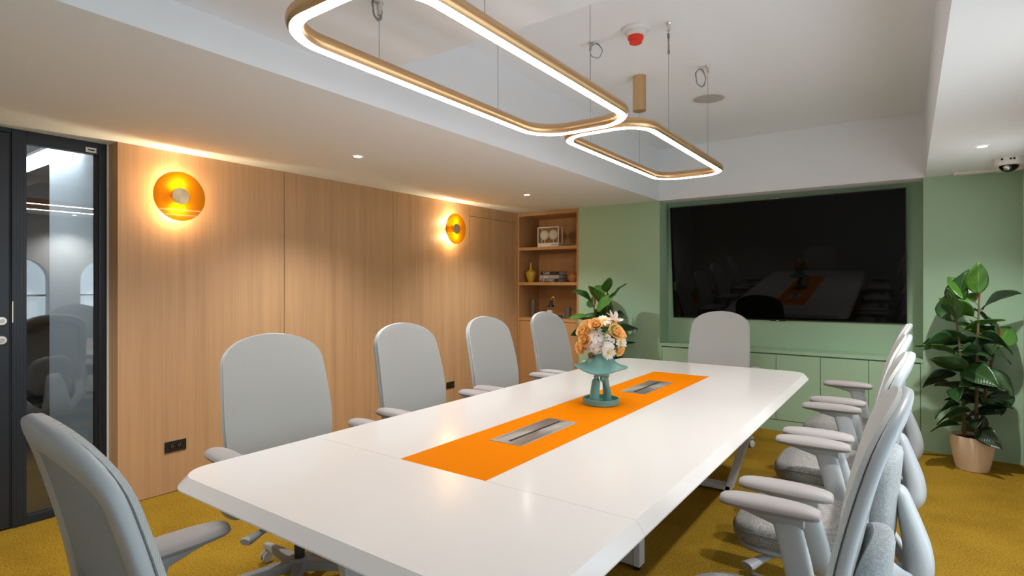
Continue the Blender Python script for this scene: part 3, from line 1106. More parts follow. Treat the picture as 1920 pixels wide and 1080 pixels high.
def pendant(label, cx, cy, z, hx, hy, r, wires, canopy=None):
    t = thing('pendant_lamp', label, 'pendant lamp', (cx, cy, z), group='gold loop pendants over the table')
    P = loop_path(hx, hy, r)
    n = len(P)
    rad = 0.029

    def section(a0, a1, k, rr):
        rs = []
        for i in range(n):
            tx, ty = P[(i + 1) % n][0] - P[i - 1][0], P[(i + 1) % n][1] - P[i - 1][1]
            l = math.hypot(tx, ty)
            nx, ny = ty / l, -tx / l
            rs.append([(P[i][0] + nx * rr * math.sin(R(a0 + (a1 - a0) * q / k)), P[i][1] + ny * rr * math.sin(R(a0 + (a1 - a0) * q / k)), rad - rr * math.cos(R(a0 + (a1 - a0) * q / k))) for q in range(k + 1)])
        rs.append(rs[0])
        return MB().rings(rs, False, False, False)
    section(38, 322, 20, rad).build('body', 'gold', t)
    section(-40, 40, 8, rad * 0.985).build('diffuser', 'led', t)
    for wx, wy, zt, coil in wires:
        wd = MB().tube([(wx - cx, wy - cy, 2 * rad - 0.004), (wx - cx, wy - cy, (zt - z) / 2), (wx - cx, wy - cy, zt - z)], 0.0013, 6).build('cable', 'wire', t)
        if coil is None:
            continue
        MB().lathe([(0.008, zt - z - 0.045), (0.009, zt - z - 0.012), (0.016, zt - z - 0.004), (0.016, zt - z)], 14, (wx - cx, wy - cy, 0)).build('ceiling_mount', 'silver', t)
        ang, dx, rc, cz = coil
        cp = []
        for i in range(85):
            a = 2 * math.pi * i / 84 * 4.5
            rr = rc * (1 + 0.06 * math.sin(i * 1.7))
            o = 0.006 * math.sin(i * 0.37)
            cp.append((wx - cx + dx + rr * math.cos(a) * math.cos(ang) - o * math.sin(ang), wy - cy + rr * math.cos(a) * math.sin(ang) + o * math.cos(ang), zt - z - cz + rr * 1.15 * math.sin(a)))
        MB().tube(cp, 0.0022, 5).build('cable_coil', 'wire', t)
    if canopy:
        x, y, zt = canopy
        MB().lathe([(0.042, zt - z - 0.235), (0.044, zt - z - 0.233), (0.044, zt - z)], 32, (x - cx, y - cy, 0)).build('canopy', 'gold', t)
    return t


CAMYAW = R(35.3)
pendant('gold rounded loop pendant with glowing underside, nearer of the two', -1.283, 1.680, 2.100, 0.254, 0.742, 0.170,
        [(-1.537, 1.350, ZL, (CAMYAW + 1.15, -0.01, 0.030, 0.022)), (-1.029, 1.310, ZL, (CAMYAW, 0.0, 0.03, 0.03)), (-1.537, 2.055, ZC, (CAMYAW, 0, 0.03, 0.05)), (-1.029, 1.985, ZC, (CAMYAW, 0, 0.03, 0.05))])
pendant('gold rounded loop pendant nearer the television, below the gold ceiling canister', -1.277, 3.290, 2.120, 0.229, 0.735, 0.150,
        [(-1.506, 2.910, ZC, (CAMYAW, 0.035, 0.036, 0.055)), (-1.048, 2.925, ZC, (CAMYAW + 1.2, 0, 0.044, 0.112)), (-1.048, 3.640, ZC, (CAMYAW + 0.5, -0.045, 0.048, 0.072)), (-1.480, 3.570, ZC - 0.234, None)],
        canopy=(-1.480, 3.570, ZC))


def sconce(label, y, z):
    t = thing('wall_sconce', label, 'wall lamp', (XW, y, z), group='amber disc sconces on the timber wall')
    MB().lathe([(0.060, 0.0), (0.060, 0.006)], 36, axis='X').build('wall_plate', 'brass', t)
    MB().lathe([(0.050, 0.006), (0.051, 0.008), (0.051, 0.0880)], 40, axis='X').build('drum', 'brass', t)
    MB().lathe([(0.157, 0.0885), (0.1585, 0.0900), (0.157, 0.0915)], 64, axis='X').build('disc', 'amber', t, angle=20)
    MB().lathe([(0.053, 0.0920), (0.0535, 0.094), (0.0535, 0.102), (0.0525, 0.1035)], 40, axis='X').build('cap_ring', 'brass', t)
    MB().lathe([(0.0522, 0.1036), (0.0510, 0.1046), (0.002, 0.1046)], 48, axis='X').build('cap', spun, t, angle=20)
    for q in (1, -1):
        light('sconce_light', 'POINT', t, (0.046, 0.0, 0.078 * q), SCONCE_POWER, (1.0, 0.78, 0.47), shadow_soft_size=0.014)
    return t


# turned brass with a radial sheen
spun, nt, bb = new_mat('spun_brass_cap')
bb.inputs['Base Color'].default_value = (0.80, 0.66, 0.40, 1)
bb.inputs['Metallic'].default_value = 0.75
bb.inputs['Roughness'].default_value = 0.4
bb.inputs['Anisotropic'].default_value = 0.7
tg = nt.nodes.new('ShaderNodeTangent')
tg.direction_type = 'RADIAL'
tg.axis = 'X'
nt.links.new(tg.outputs[0], bb.inputs['Tangent'])

sconce('amber disc wall sconce with brass drum nearest the glass panel', 1.7025, 1.9236)
sconce('amber disc wall sconce with brass drum nearest the shelves', 4.395, 1.9295)


def downlight(label, x, y):
    t = thing('downlight', label, 'ceiling light', (x, y, ZS), group='recessed downlights')
    MB().lathe([(0.036, -0.0005), (0.036, -0.003), (0.027, -0.004), (0.026, -0.001)], 28, cap0=False, cap1=False).build('trim_ring', 'white', t)
    MB().lathe([(0.0265, -0.0018), (0.002, -0.0022)], 28).build('lens', 'lamp', t)
    light('downlight_lamp', 'SPOT', t, (0, 0, -0.012), DOWN_POWER * 4, (1.0, 0.985, 0.96), spot_size=R(125), spot_blend=0.8, shadow_soft_size=0.025)
    return t


downlight('small recessed downlight in the soffit left of the near pendant', -3.042, 2.486)
downlight('small recessed downlight in the soffit in front of the shelves', -3.018, 4.505)
downlight('small recessed downlight in the soffit beside the dome camera', 0.376, 4.568)
downlight('small recessed downlight near the entrance door', -3.05, 0.47)
downlight('small recessed downlight above the window side', 0.376, 2.55)

t = thing('smoke_detector', 'white round smoke detector with red dust cap', 'smoke detector', (-1.222, 2.895, ZC))
MB().lathe([(0.078, 0), (0.078, -0.008), (0.070, -0.016), (0.058, -0.018), (0.054, -0.034), (0.044, -0.042)], 36).build('base', 'white', t)
MB().lathe([(0.043, -0.038), (0.043, -0.056), (0.036, -0.060), (0.034, -0.078), (0.030, -0.080)], 32).build('dust_cap', 'red', t)
t = thing('ceiling_speaker', 'round white flush ceiling speaker near the beam', 'speaker', (-1.233, 4.300, ZC))
MB().lathe([(0.125, 0), (0.125, -0.004), (0.112, -0.006), (0.110, -0.003)], 48, cap0=False, cap1=False).build('rim', 'white', t)
MB().lathe([(0.111, -0.003), (0.002, -0.0035)], 48).build('grille', 'grille', t)

t = thing('dome_camera', 'white dome security camera with dark glass', 'camera', (0.560, 5.10, ZS))
MB().lathe([(0.086, 0), (0.086, -0.042), (0.080, -0.052), (0.056, -0.054)], 36).build('housing', 'white', t)
MB().ball((0, 0, -0.052), (0.054, 0.054, 0.044), 24, 14).build('dome', 'screen', t)
MB().ball((-0.012, -0.030, -0.068), (0.024, 0.024, 0.022), 16, 10).build('lens', 'chrome', t)
for dx in (-0.045, 0.0, 0.018):
    B(dx - 0.006, dx + 0.006, -0.0868, -0.0835, -0.026, -0.014).build('port', 'bezel', t, smooth=False)
t = thing('emergency_light', 'slim cream linear fitting under the soffit behind the dome camera', 'fitting', (0.49, YW - 0.075, ZS))
B(-0.205, 0.20, -0.038, 0.040, -0.018, 0).build('body', 'offwhite', t, smooth=False, bevel=0.003)
for k in range(30):
    B(-0.150 + k * 0.011, -0.146 + k * 0.011, -0.030, 0.034, -0.0195, -0.017).build('rib', 'offwhite', t, smooth=False)
MB().lathe([(0.005, -0.0195), (0.005, -0.017)], 10, (-0.178, 0, 0)).build('indicator', 'fgreen', t)


# ================================================================== OUTLETS
def outlet(label, y, z, w, h):
    t = thing('wall_outlet', label, 'power outlet', (XW, y, z), group='black power outlets on the timber wall')
    B(0, 0.007, -w / 2, w / 2, -h / 2, h / 2).build('plate', 'blackplastic', t, smooth=False, bevel=0.003)
    n = 2 if w > 0.1 else 1
    for k in range(n):
        cy = (k - (n - 1) / 2) * 0.044
        so = B(0.007, 0.010, cy - 0.017, cy + 0.017, -0.016, 0.016).build('socket', 'bezel', t, smooth=False, bevel=0.003)
        for q in (-0.006, 0.006):
            B(0.0098, 0.0104, cy + q - 0.0012, cy + q + 0.0012, -0.002, 0.009).build('slot', 'silver', so, smooth=False)
        MB().lathe([(0.0025, 0.0098), (0.0025, 0.0104)], 8, (0, cy, -0.008), axis='X').build('earth_hole', 'silver', so)
    return t


outlet('black double power outlet on the timber wall nearest the glass panel', 1.714, 0.299, 0.132, 0.072)
outlet('small black power outlet on the timber wall between the second and third chairs', 4.407, 0.299, 0.125, 0.068)


# ================================================================== SHELF OBJECTS
ZA, ZB_, ZD = 1.800, 1.378, 0.950
t = thing('bookshelf_speaker', 'clear box speaker with two pale round drivers on the top shelf', 'speaker', (-3.545, 5.745, ZA))
hw, dp, ht = 0.148, 0.10, 0.245
B(-hw, hw, 0, dp, 0, 0.052).build('base', 'offwhite', t, smooth=False, bevel=0.002)
for x in (-hw + 0.005, hw - 0.005):
    for y in (0.005, dp - 0.005):
        B(x - 0.005, x + 0.005, y - 0.005, y + 0.005, 0.052, ht).build('edge_post', 'offwhite', t, smooth=False)
for y in (0.005, dp - 0.005):
    B(-hw + 0.01, hw - 0.01, y - 0.005, y + 0.005, ht - 0.011, ht - 0.001).build('top_rail', 'offwhite', t, smooth=False)
B(-hw + 0.01, hw - 0.01, 0.010, dp - 0.010, ht - 0.010, ht - 0.003).build('top_plate', 'offwhite', t, smooth=False)
B(-hw + 0.010, hw - 0.010, 0.003, 0.007, 0.052, ht - 0.011).build('front_pane', 'clear', t, smooth=False)
for x in (-0.066, 0.060):
    k = MB().lathe([(0.056, 0), (0.060, -0.006), (0.052, -0.012), (0.046, -0.006), (0.020, 0.004), (0.018, -0.002), (0.002, -0.006)], 32, (x, 0.030, 0.150), axis='Y').build('driver', 'offwhite', t)
    MB().lathe([(0.020, 0.0), (0.020, 0.05)], 16, (x, 0.032, 0.150), axis='Y').build('magnet', 'offwhite', k)
    B(x - 0.004, x + 0.004, 0.03, 0.04, 0.052, 0.095).build('support', 'offwhite', t, smooth=False)
for k in range(4):
    MB().lathe([(0.005, -0.003), (0.005, 0.0)], 10, (0.055 + k * 0.018, 0, 0.026), axis='Y').build('knob', 'bezel', t)

v = MB().lathe([(0.030, 0), (0.036, 0.004), (0.052, 0.05), (0.064, 0.105), (0.062, 0.122), (0.040, 0.140), (0.016, 0.155), (0.009, 0.185), (0.008, 0.235), (0.0065, 0.235), (0.006, 0.18)], 36).build('vase', 'ochre', loc=(-3.795, 5.755, ZB_))
tag(v, 'mustard yellow bottle vase with a long thin neck on the middle shelf', 'vase', 'bottle vases on the middle shelf')
v = MB().lathe([(0.040, 0), (0.052, 0.005), (0.070, 0.045), (0.073, 0.062), (0.062, 0.085), (0.030, 0.102), (0.013, 0.120), (0.007, 0.150), (0.006, 0.205), (0.0045, 0.205), (0.004, 0.14)], 36).build('vase', 'terra', loc=(-3.205, 5.765, ZB_))
tag(v, 'terracotta squat bottle vase beside the stacked books', 'vase', 'bottle vases on the middle shelf')

for k, (lab, cov, txt, ink, ts, w) in enumerate((
        ('black book lettered TOM FORD, bottom of the stack', 'book_k', 'TOM FORD', 'ink', 0.042, 0.262),
        ('pale lilac book, middle of the stack', 'book_l', 'GIT', 'ink', 0.034, 0.268),
        ('black book lettered LOVE, top of the stack', 'book_k', 'LOVE', 'ink', 0.036, 0.260))):
    h = 0.042
    t = thing('book', lab, 'book', (-3.503 + (k - 1) * 0.004, 5.705 + 0.004 * k, ZB_ + k * (h + 0.0008)), group='stacked books on the middle shelf')
    B(-w / 2, w / 2, 0, 0.19, 0, 0.004).build('cover', cov, t, smooth=False)
    B(-w / 2, w / 2, 0, 0.19, h - 0.004, h).build('cover', cov, t, smooth=False)
    B(-w / 2, w / 2, 0, 0.005, 0.004, h - 0.004).build('spine', cov, t, smooth=False)
    B(-w / 2 + 0.005, w / 2 - 0.004, 0.005, 0.186, 0.004, h - 0.004).build('pages', 'paper', t, smooth=False)
    me = text_mesh(txt, ts)
    place('title', me, ink, t, smooth=False, loc=(-0.045 if k else -0.03, -0.0006, h / 2), rot=(R(90), 0, 0))

t = MB().lathe([(0.030, 0), (0.031, 0.003), (0.031, 0.212), (0.028, 0.212), (0.028, 0.02)], 28).build('tumbler', 'smoke', loc=(-3.795, 5.80, ZD))
tag(t, 'tall slim smoked holder on the lowest shelf, left', 'candle holder', 'smoked holders on the lowest shelf')
t = MB().lathe([(0.039, 0), (0.040, 0.003), (0.040, 0.132), (0.036, 0.132), (0.036, 0.02)], 28).build('tumbler', 'smoke', loc=(-3.275, 5.755, ZD))
tag(t, 'short wide smoked holder on the lowest shelf, right', 'candle holder', 'smoked holders on the lowest shelf')
t = thing('candle_warmer', 'black candle warmer lamp with brass hook over a candle jar', 'lamp', (-3.535, 5.80, ZD))
MB().lathe([(0.055, 0), (0.056, 0.004), (0.054, 0.012)], 28).build('base', 'book_k', t)
MB().lathe([(0.012, 0.208), (0.018, 0.204), (0.022, 0.165), (0.046, 0.130), (0.043, 0.130), (0.018, 0.165)], 28, cap1=False).build('shade', 'book_k', t)
MB().tube([(0.046, 0.02, 0.012), (0.046, 0.02, 0.20), (0.040, 0.015, 0.235), (0.022, 0.008, 0.252), (0.006, 0.002, 0.240), (0.0, 0.0, 0.205)], 0.0045, 8).build('hook', 'brass', t)
k = MB().lathe([(0.036, 0.0), (0.037, 0.003), (0.037, 0.075), (0.034, 0.078)], 24).build('candle_jar', 'candle', loc=(-3.545, 5.79, ZD + 0.0125))
tag(k, 'cream candle jar under the black warmer lamp', 'candle')
MB().lathe([(0.0372, 0.012), (0.0374, 0.013), (0.0374, 0.055), (0.0372, 0.056)], 24, cap0=False, cap1=False).build('jar_label', 'label', k)
cp = []
for i in range(60):
    a = i * 0.55
    cp.append((-3.405 + 0.035 * math.cos(a) * (1 - i / 150), 5.79 + 0.022 * math.sin(a), ZD + 0.006 + 0.0004 * i + 0.006 * math.sin(i * 0.9) ** 2))
tag(MB().tube(cp, 0.004, 6).build('power_cord', 'blackplastic'), 'small bunched black cord beside the candle warmer', 'cord')


# ================================================================== POTTED PLANTS
def leaf_mesh(name, L, Wd, droop, fold, mat):
    n, m = 10, 4
    vs, fs = [], []
    for i in range(n + 1):
        u = i / n
        y = L * u
        w = Wd * (math.sin(math.pi * u ** 0.85) ** 0.75) * (1 - 0.25 * u) if 0 < u < 1 else 0.002
        if u > 0.92:
            w *= 0.6
        z = 0.12 * L * u - droop * L * u * u
        for k in range(-m, m + 1):
            s = k / m
            vs.append((s * w, y, z + fold * abs(s) * w + 0.004 * math.sin(u * 11 + k)))
    c = 2 * m + 1
    for i in range(n):
        for k in range(2 * m):
            a = i * c + k
            fs.append((a, a + 1, a + c + 1, a + c))
    me = bpy.data.meshes.new(name)
    me.from_pydata(vs, [], fs)
    me.materials.append(MAT[mat])
    me.shade_smooth()
    return me


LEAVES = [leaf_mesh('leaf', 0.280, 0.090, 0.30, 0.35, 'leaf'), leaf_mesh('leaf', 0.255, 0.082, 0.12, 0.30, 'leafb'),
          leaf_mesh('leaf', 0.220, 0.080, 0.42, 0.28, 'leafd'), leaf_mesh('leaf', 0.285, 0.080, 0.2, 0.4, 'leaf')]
THICK = 0.0012


def plant(label, x, y, seed, rz):
    rnd = random.Random(seed)
    t = thing('rubber_plant', label, 'potted plant', (x, y, 0), rz, 'potted rubber plants against the green wall')
    MB().lathe([(0.092, 0), (0.097, 0.004), (0.117, 0.10), (0.129, 0.18), (0.131, 0.222), (0.127, 0.248), (0.121, 0.250), (0.119, 0.236), (0.119, 0.212)], 40).build('pot', 'pot', t)
    MB().lathe([(0.123, 0.222), (0.07, 0.230), (0.002, 0.232)], 28, cap0=False).build('soil', 'soil', t)
    stems = [(-0.045, 0.010, 1.14, -0.05, 0.00), (0.02, -0.035, 1.26, 0.015, -0.01), (0.055, 0.03, 0.98, 0.10, 0.02)]
    for si, (sx, sy, top, lx, ly) in enumerate(stems):
        pts = [(sx + lx * u * u, sy + ly * u * u, 0.22 + (top - 0.22) * u) for u in (0, 0.25, 0.5, 0.75, 1.0)]
        MB().tube(pts, [0.012, 0.011, 0.010, 0.008, 0.005], 8).build('stem', 'stem', t)
        MB().lathe([(0.007, 0), (0.0085, 0.02), (0.003, 0.07), (0.0005, 0.10)], 8, (pts[-1][0], pts[-1][1], top - 0.005)).build('leaf_sheath', 'sheath', t)
        nl = 19 if si < 2 else 15
        a = rnd.random() * 6.28
        for k in range(nl):
            u = k / (nl - 1)
            z = 0.32 + (top - 0.33) * u ** 0.92
            f = (z - 0.22) / (top - 0.22)
            a += 2.4 + rnd.uniform(-0.35, 0.35)
            px, py = sx + lx * f * f, sy + ly * f * f
            ai = a
            # keep leaves off the walls: turn those that would touch one
            for tr_ in range(12):
                reach = 0.30
                wx = x + math.cos(rz) * px - math.sin(rz) * py + reach * math.cos(ai + rz)
                wy = y + math.sin(rz) * px + math.cos(rz) * py + reach * math.sin(ai + rz)
                if wx < XR - 0.015 and wy < YW - 0.015:
                    break
                ai += 0.5
            lift = R(rnd.uniform(-30, 28) + 55 * max(0, u - 0.7) / 0.3)
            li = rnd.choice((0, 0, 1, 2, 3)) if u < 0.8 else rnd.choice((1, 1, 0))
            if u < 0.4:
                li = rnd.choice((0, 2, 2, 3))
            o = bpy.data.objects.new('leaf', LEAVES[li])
            COL.objects.link(o)
            o.parent = t
            sc = rnd.uniform(0.85, 1.12) * (0.86 if u < 0.3 else 1.0)
            o.scale = (sc, sc, sc)
            o.matrix_local = Matrix.Translation((px, py, z)) @ Matrix.Rotation(ai - math.pi / 2, 4, 'Z') @ Matrix.Rotation(lift, 4, 'X') @ Matrix.Rotation(rnd.choice((-1, 1)) * rnd.uniform(0.2, 1.0), 4, 'Y') @ Matrix.Translation((0, 0.035, 0)) @ Matrix.Scale(sc, 4)
            md = o.modifiers.new('thickness', 'SOLIDIFY')
            md.thickness = THICK
            pk = MB().tube([(0, -0.035 / sc, -0.004), (0, 0.012, 0.0)], 0.0028, 6).build('petiole', 'stem', o)
    return t


plant('potted rubber plant in cream pot standing right of the television', 0.380, 5.300, 4, 0.0)
plant('potted rubber plant partly hidden behind the flower vase', -2.625, 5.330, 11, 1.1)

# ================================================================== VASE AND FLOWERS
VX, VY = -1.300, 2.628
t = thing('sculptural_vase', 'sea green sculptural vase of two legs under a wide hat brim', 'vase', (VX, VY, TZ))
t.rotation_euler = (0, 0, CAMYAW)
MB().lathe([(0.088, 0), (0.093, 0.003), (0.094, 0.030), (0.088, 0.031), (0.085, 0.012), (0.002, 0.010)], 48).build('dish', 'teal', t)
MB().tube([(-0.036, -0.018, 0.010), (-0.034, -0.016, 0.06), (-0.026, -0.012, 0.12), (-0.018, -0.006, 0.158), (-0.010, 0.0, 0.172)], [0.026, 0.024, 0.021, 0.020, 0.018], 16).build('leg', 'teal', t)
MB().tube([(0.036, 0.018, 0.010), (0.034, 0.016, 0.06), (0.024, 0.010, 0.12), (0.015, 0.004, 0.150), (0.006, 0.0, 0.168)], [0.024, 0.022, 0.018, 0.016, 0.015], 16).build('leg', 'teal', t)
MB().tube([(-0.034, -0.028, 0.138), (-0.018, -0.036, 0.158), (0.012, -0.034, 0.158), (0.030, -0.016, 0.150), (0.034, 0.004, 0.138)], [0.010, 0.012, 0.012, 0.012, 0.009], 12).build('arm', 'teal', t)
MB().ball((0.002, -0.026, 0.135), (0.012, 0.010, 0.018), 12, 8).build('clasped_hands', 'teal', t)
MB().lathe([(0.024, 0.158), (0.026, 0.180), (0.032, 0.200)], 24).build('neck', 'teal', t)


def brim_wob(p, a):
    r = math.hypot(p[0], p[1])
    k = max(0, (r - 0.05) / 0.08)
    z = p[2] + k * (0.007 * math.cos(2 * a + 0.3) + 0.004 * math.sin(a) + 0.006 * math.cos(3 * a + 2.6))
    st = 1 + 0.06 * k * math.cos(2 * a)
    return (p[0] * st, p[1] * st, z)


MB().lathe([(0.020, 0.186), (0.060, 0.184), (0.100, 0.178), (0.124, 0.180), (0.131, 0.186), (0.128, 0.192), (0.104, 0.198), (0.080, 0.212), (0.064, 0.232), (0.056, 0.256), (0.053, 0.276), (0.049, 0.276), (0.050, 0.25), (0.045, 0.21)], 64, wob=brim_wob).build('hat_brim', 'teal', t)

CRIGHT = Vector((math.cos(CAMYAW), math.sin(CAMYAW), 0))
CBACK = Vector((-math.sin(CAMYAW), math.cos(CAMYAW), 0))
BC = Vector((VX, VY, TZ + 0.335))
UPV = Vector((0, 0, 1))


def frame_at(r, u, d, name, label, cat, group=None):
    """a flower head on the dome of the bouquet: r right, u up, d towards the camera; local +Z looks outward"""
    p = BC + CRIGHT * r + UPV * u - CBACK * d
    n = (CRIGHT * r * 1.0 + UPV * (u * 0.9 + 0.03) - CBACK * (d + 0.03)).normalized()
    e = bpy.data.objects.new(name, None)
    e.empty_display_size = 0.02
    COL.objects.link(e)
    e.location = p
    e.rotation_mode = 'QUATERNION'
    e.rotation_quaternion = n.to_track_quat('Z', 'Y')
    tag(e, label, cat, group)
    # stem down into the vase
    q = e.rotation_quaternion.to_matrix().to_4x4()
    inv = (Matrix.Translation(p) @ q).inverted()
    base = inv @ Vector((VX + (p.x - VX) * 0.15, VY + (p.y - VY) * 0.15, TZ + 0.23))
    mid = inv @ Vector((VX + (p.x - VX) * 0.55, VY + (p.y - VY) * 0.55, TZ + 0.23 + (p.z - TZ - 0.23) * 0.62))
    MB().tube([base, mid, (0, 0, -0.002)], 0.0022, 6).build('stem', 'fgreen', e)
    return e


def petal_mesh(L, W, curl, cup=0.2, name='petal'):
    vs, fs = [], []
    n, m = 5, 2
    for i in range(n + 1):
        u = i / n
        w = W * (0.35 + 0.65 * math.sin(math.pi * min(1, 0.15 + u * 0.72))) * (1 if i < n else 0.45)
        for k in range(-m, m + 1):
            s = k / m
            vs.append((s * w, L * u, curl * L * u * u + cup * abs(s) * w))
    c = 2 * m + 1
    for i in range(n):
        for k in range(2 * m):
            a = i * c + k
            fs.append((a, a + 1, a + c + 1, a + c))
    me = bpy.data.meshes.new(name)
    me.from_pydata(vs, [], fs)
    me.shade_smooth()
    return me


def put(me, name, parent, mat4):
    o = bpy.data.objects.new(name, me)
    COL.objects.link(o)
    o.parent = parent
    o.matrix_local = mat4
    return o


PM = petal_mesh(0.030, 0.0060, -0.15)
PM.materials.append(MAT['petal'])
PC = petal_mesh(0.031, 0.017, 0.35, 0.35)
PC.materials.append(MAT['peach'])
PH = petal_mesh(0.0135, 0.0078, -0.2, 0.1)
PH.materials.append(MAT['petalp'])
PL = petal_mesh(0.052, 0.0135, 0.12, 0.35)
PL.materials.append(MAT['blush'])


def daisy(r, u, d, label, sc=1.0):
    e = frame_at(r, u, d, 'daisy', label, 'flower', 'daisies in the bouquet')
    MB().ball((0, 0, 0.002), (0.0085 * sc, 0.0085 * sc, 0.005), 14, 8).build('flower_heart', 'yellow', e)
    for k in range(15):
        put(PM, 'petal', e, Matrix.Rotation(2 * math.pi * k / 15, 4, 'Z') @ Matrix.Translation((0, 0.005, 0)) @ Matrix.Rotation(R(random.uniform(2, 22)), 4, 'X') @ Matrix.Scale(sc * random.uniform(0.9, 1.08), 4))


def carnation(r, u, d, label, sc=1.0):
    e = frame_at(r, u, d, 'carnation', label, 'flower', 'peach flowers in the bouquet')
    for ring, (n, tilt) in enumerate(((9, 12), (8, 38), (6, 60), (4, 78))):
        for k in range(n):
            put(PC, 'petal', e, Matrix.Rotation(2 * math.pi * (k + ring * 0.37) / n + random.uniform(-.2, .2), 4, 'Z') @ Matrix.Translation((0, 0.003, 0.002 * ring)) @ Matrix.Rotation(R(tilt + random.uniform(-10, 10)), 4, 'X') @ Matrix.Scale(sc * (1.05 - 0.1 * ring), 4))


def hydrangea(r, u, d, R0, label, n):
    e = frame_at(r, u, d, 'hydrangea', label, 'flower')
    mb = MB()
    for k in range(n):
        z = 1 - 1.35 * (k + 0.5) / n
        a = k * 2.39996
        q = math.sqrt(max(0, 1 - z * z))
        nrm = Vector((q * math.cos(a), q * math.sin(a), z))
        M4 = Matrix.Translation(nrm * R0 * random.uniform(0.92, 1.06) - Vector((0, 0, R0 * 0.75))) @ nrm.to_track_quat('Z', 'Y').to_matrix().to_4x4() @ Matrix.Rotation(random.random() * 6, 4, 'Z')
        fl = bpy.data.objects.new('floret', FLORET)
        COL.objects.link(fl)
        fl.parent = e
        fl.matrix_local = M4
    MB().ball((0, 0, -R0 * 0.75), R0 * 0.85, 14, 10).build('flower_core', 'petalp', e)


fm = MB()
for k in range(5):
    a = 2 * math.pi * k / 5
    vs = [(Matrix.Rotation(a, 4, 'Z') @ Matrix.Rotation(R(14), 4, 'X') @ v_.co.to_4d()).to_3d() for v_ in PH.vertices]
    fm.add(vs, [tuple(p.vertices) for p in PH.polygons])
fm.ball((0, 0, 0.001), 0.0018, 6, 4)
for nm in ('peach', 'petal', 'petalp', 'blush'):
    nt = MAT[nm].node_tree
    pb = nt.nodes['Principled BSDF']
    tl = nt.nodes.new('ShaderNodeBsdfTranslucent')
    ms = nt.nodes.new('ShaderNodeMixShader')
    ms.inputs['Fac'].default_value = 0.35
    nt.links.new(pb.inputs['Base Color'].links[0].from_socket, tl.inputs['Color'])
    nt.links.new(pb.outputs[0], ms.inputs[1])
    nt.links.new(tl.outputs[0], ms.inputs[2])
    nt.links.new(ms.outputs[0], nt.nodes['Material Output'].inputs['Surface'])
FLORET = bpy.data.meshes.new('floret')
FLORET.from_pydata(fm.v, [], fm.f)
FLORET.materials.append(MAT['petalp'])
FLORET.shade_smooth()

hydrangea(-0.048, -0.006, 0.080, 0.060, 'large white hydrangea head at the front of the bouquet', 60)
daisy(0.012, 0.100, 0.045, 'white daisy at the top of the bouquet', 1.25)
daisy(0.088, -0.012, 0.070, 'white daisy at the right side of the bouquet', 1.2)
daisy(0.022, -0.058, 0.105, 'white daisy lowest at the front of the bouquet', 1.05)
carnation(-0.030, 0.068, 0.055, 'peach flower above the white hydrangea', 1.25)
carnation(-0.088, 0.038, 0.030, 'peach flower at the upper left of the bouquet', 1.25)
carnation(-0.098, -0.040, 0.040, 'peach flower at the lower left of the bouquet', 1.15)
carnation(0.056, 0.034, 0.070, 'peach flower at the upper right of the bouquet', 1.4)
carnation(0.072, -0.045, 0.060, 'peach flower at the lower right of the bouquet', 1.1)
carnation(0.020, 0.060, -0.035, 'peach flower at the back of the bouquet', 1.3)
carnation(-0.040, 0.030, -0.060, 'peach flower hidden at the rear of the bouquet', 1.3)
carnation(-0.068, 0.062, 0.010, 'peach flower behind the upper left of the bouquet', 1.2)
carnation(0.040, 0.075, 0.020, 'peach flower beside the top daisy in the bouquet', 1.15)
carnation(-0.082, -0.002, 0.055, 'peach flower at the left edge beside the hydrangea', 1.2)
carnation(0.088, 0.016, 0.020, 'peach flower behind the right daisy', 1.2)
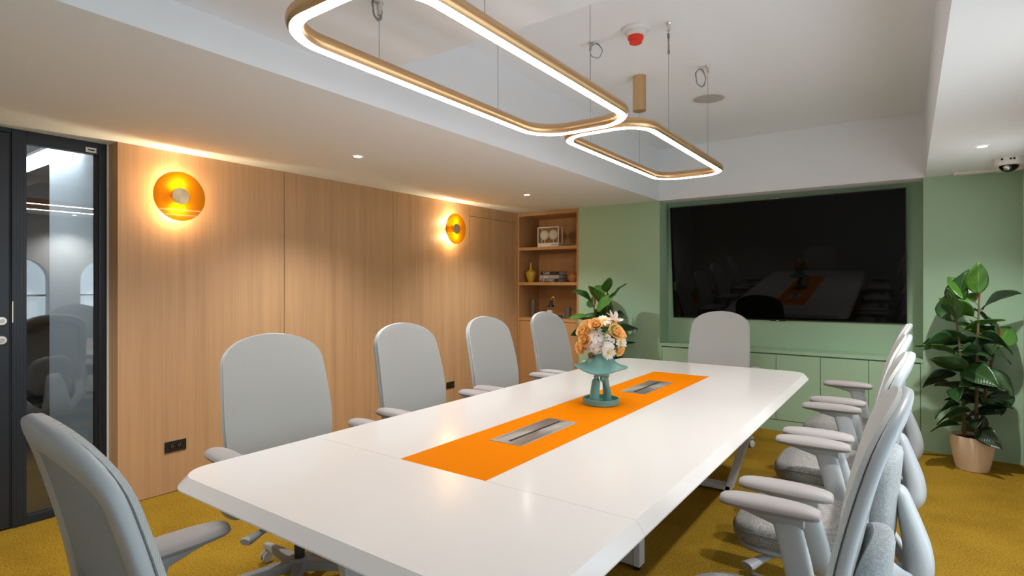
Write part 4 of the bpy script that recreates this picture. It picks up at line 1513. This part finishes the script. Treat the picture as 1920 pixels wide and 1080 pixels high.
# small white sprig between hydrangea and right daisy
e = frame_at(0.024, -0.012, 0.105, 'white_sprig', 'sprig of small white star flowers in the middle of the bouquet', 'flower')
for k in range(9):
    put(FLORET, 'floret', e, Matrix.Translation((random.uniform(-.026, .026), random.uniform(-.03, .03), random.uniform(-.004, .006))) @ Matrix.Rotation(random.uniform(-.5, .5), 4, 'X') @ Matrix.Rotation(random.random() * 6, 4, 'Z') @ Matrix.Scale(1.25, 4))
# blush magnolia-like bloom at the top right
e = frame_at(0.066, 0.094, 0.030, 'magnolia', 'blush open flower with long petals at top right of the bouquet', 'flower')
for k, (az, tilt, sc) in enumerate(((10, 20, 1.0), (-35, 35, 1.0), (75, 15, 0.85), (140, 30, 0.9), (-110, 20, 0.9))):
    put(PL, 'petal', e, Matrix.Rotation(R(az), 4, 'Z') @ Matrix.Translation((0, 0.003, 0)) @ Matrix.Rotation(R(tilt), 4, 'X') @ Matrix.Scale(sc, 4))
for a, b in ((0.3, 0.9), (-0.9, 0.5)):
    MB().tube([(0, 0, 0), (0.02 * a, 0.03, 0.015), (0.045 * a, 0.045 * b + 0.02, 0.02)], 0.0024, 6).build('stamen', 'blush', e)
# leaves
LG = petal_mesh(0.055, 0.012, 0.15, 0.3, 'leaf')
LG.materials.append(MAT['fgreen'])
e = frame_at(0.020, 0.042, 0.085, 'foliage_sprig', 'green leaf sprig above the centre of the bouquet', 'leaf')
for az in (-100, -60, 150):
    put(LG, 'leaf', e, Matrix.Rotation(R(az), 4, 'Z') @ Matrix.Rotation(R(10), 4, 'X'))
e = frame_at(0.045, -0.040, 0.090, 'foliage_sprig', 'green leaf sprig low between the daisies', 'leaf')
for az in (-80, 20, 100, 190):
    put(LG, 'leaf', e, Matrix.Rotation(R(az), 4, 'Z') @ Matrix.Rotation(R(4), 4, 'X') @ Matrix.Scale(0.75, 4))
LB = petal_mesh(0.062, 0.013, -0.45, 0.5, 'leaf')
LB.materials.append(MAT['brown'])
e = frame_at(-0.062, -0.066, 0.055, 'dried_leaf', 'brown dried leaves hanging over the left of the vase brim', 'leaf')
for az, sc in ((165, 1.0), (195, 0.8)):
    put(LB, 'leaf', e, Matrix.Rotation(R(az), 4, 'Z') @ Matrix.Rotation(R(-18), 4, 'X') @ Matrix.Scale(sc, 4))
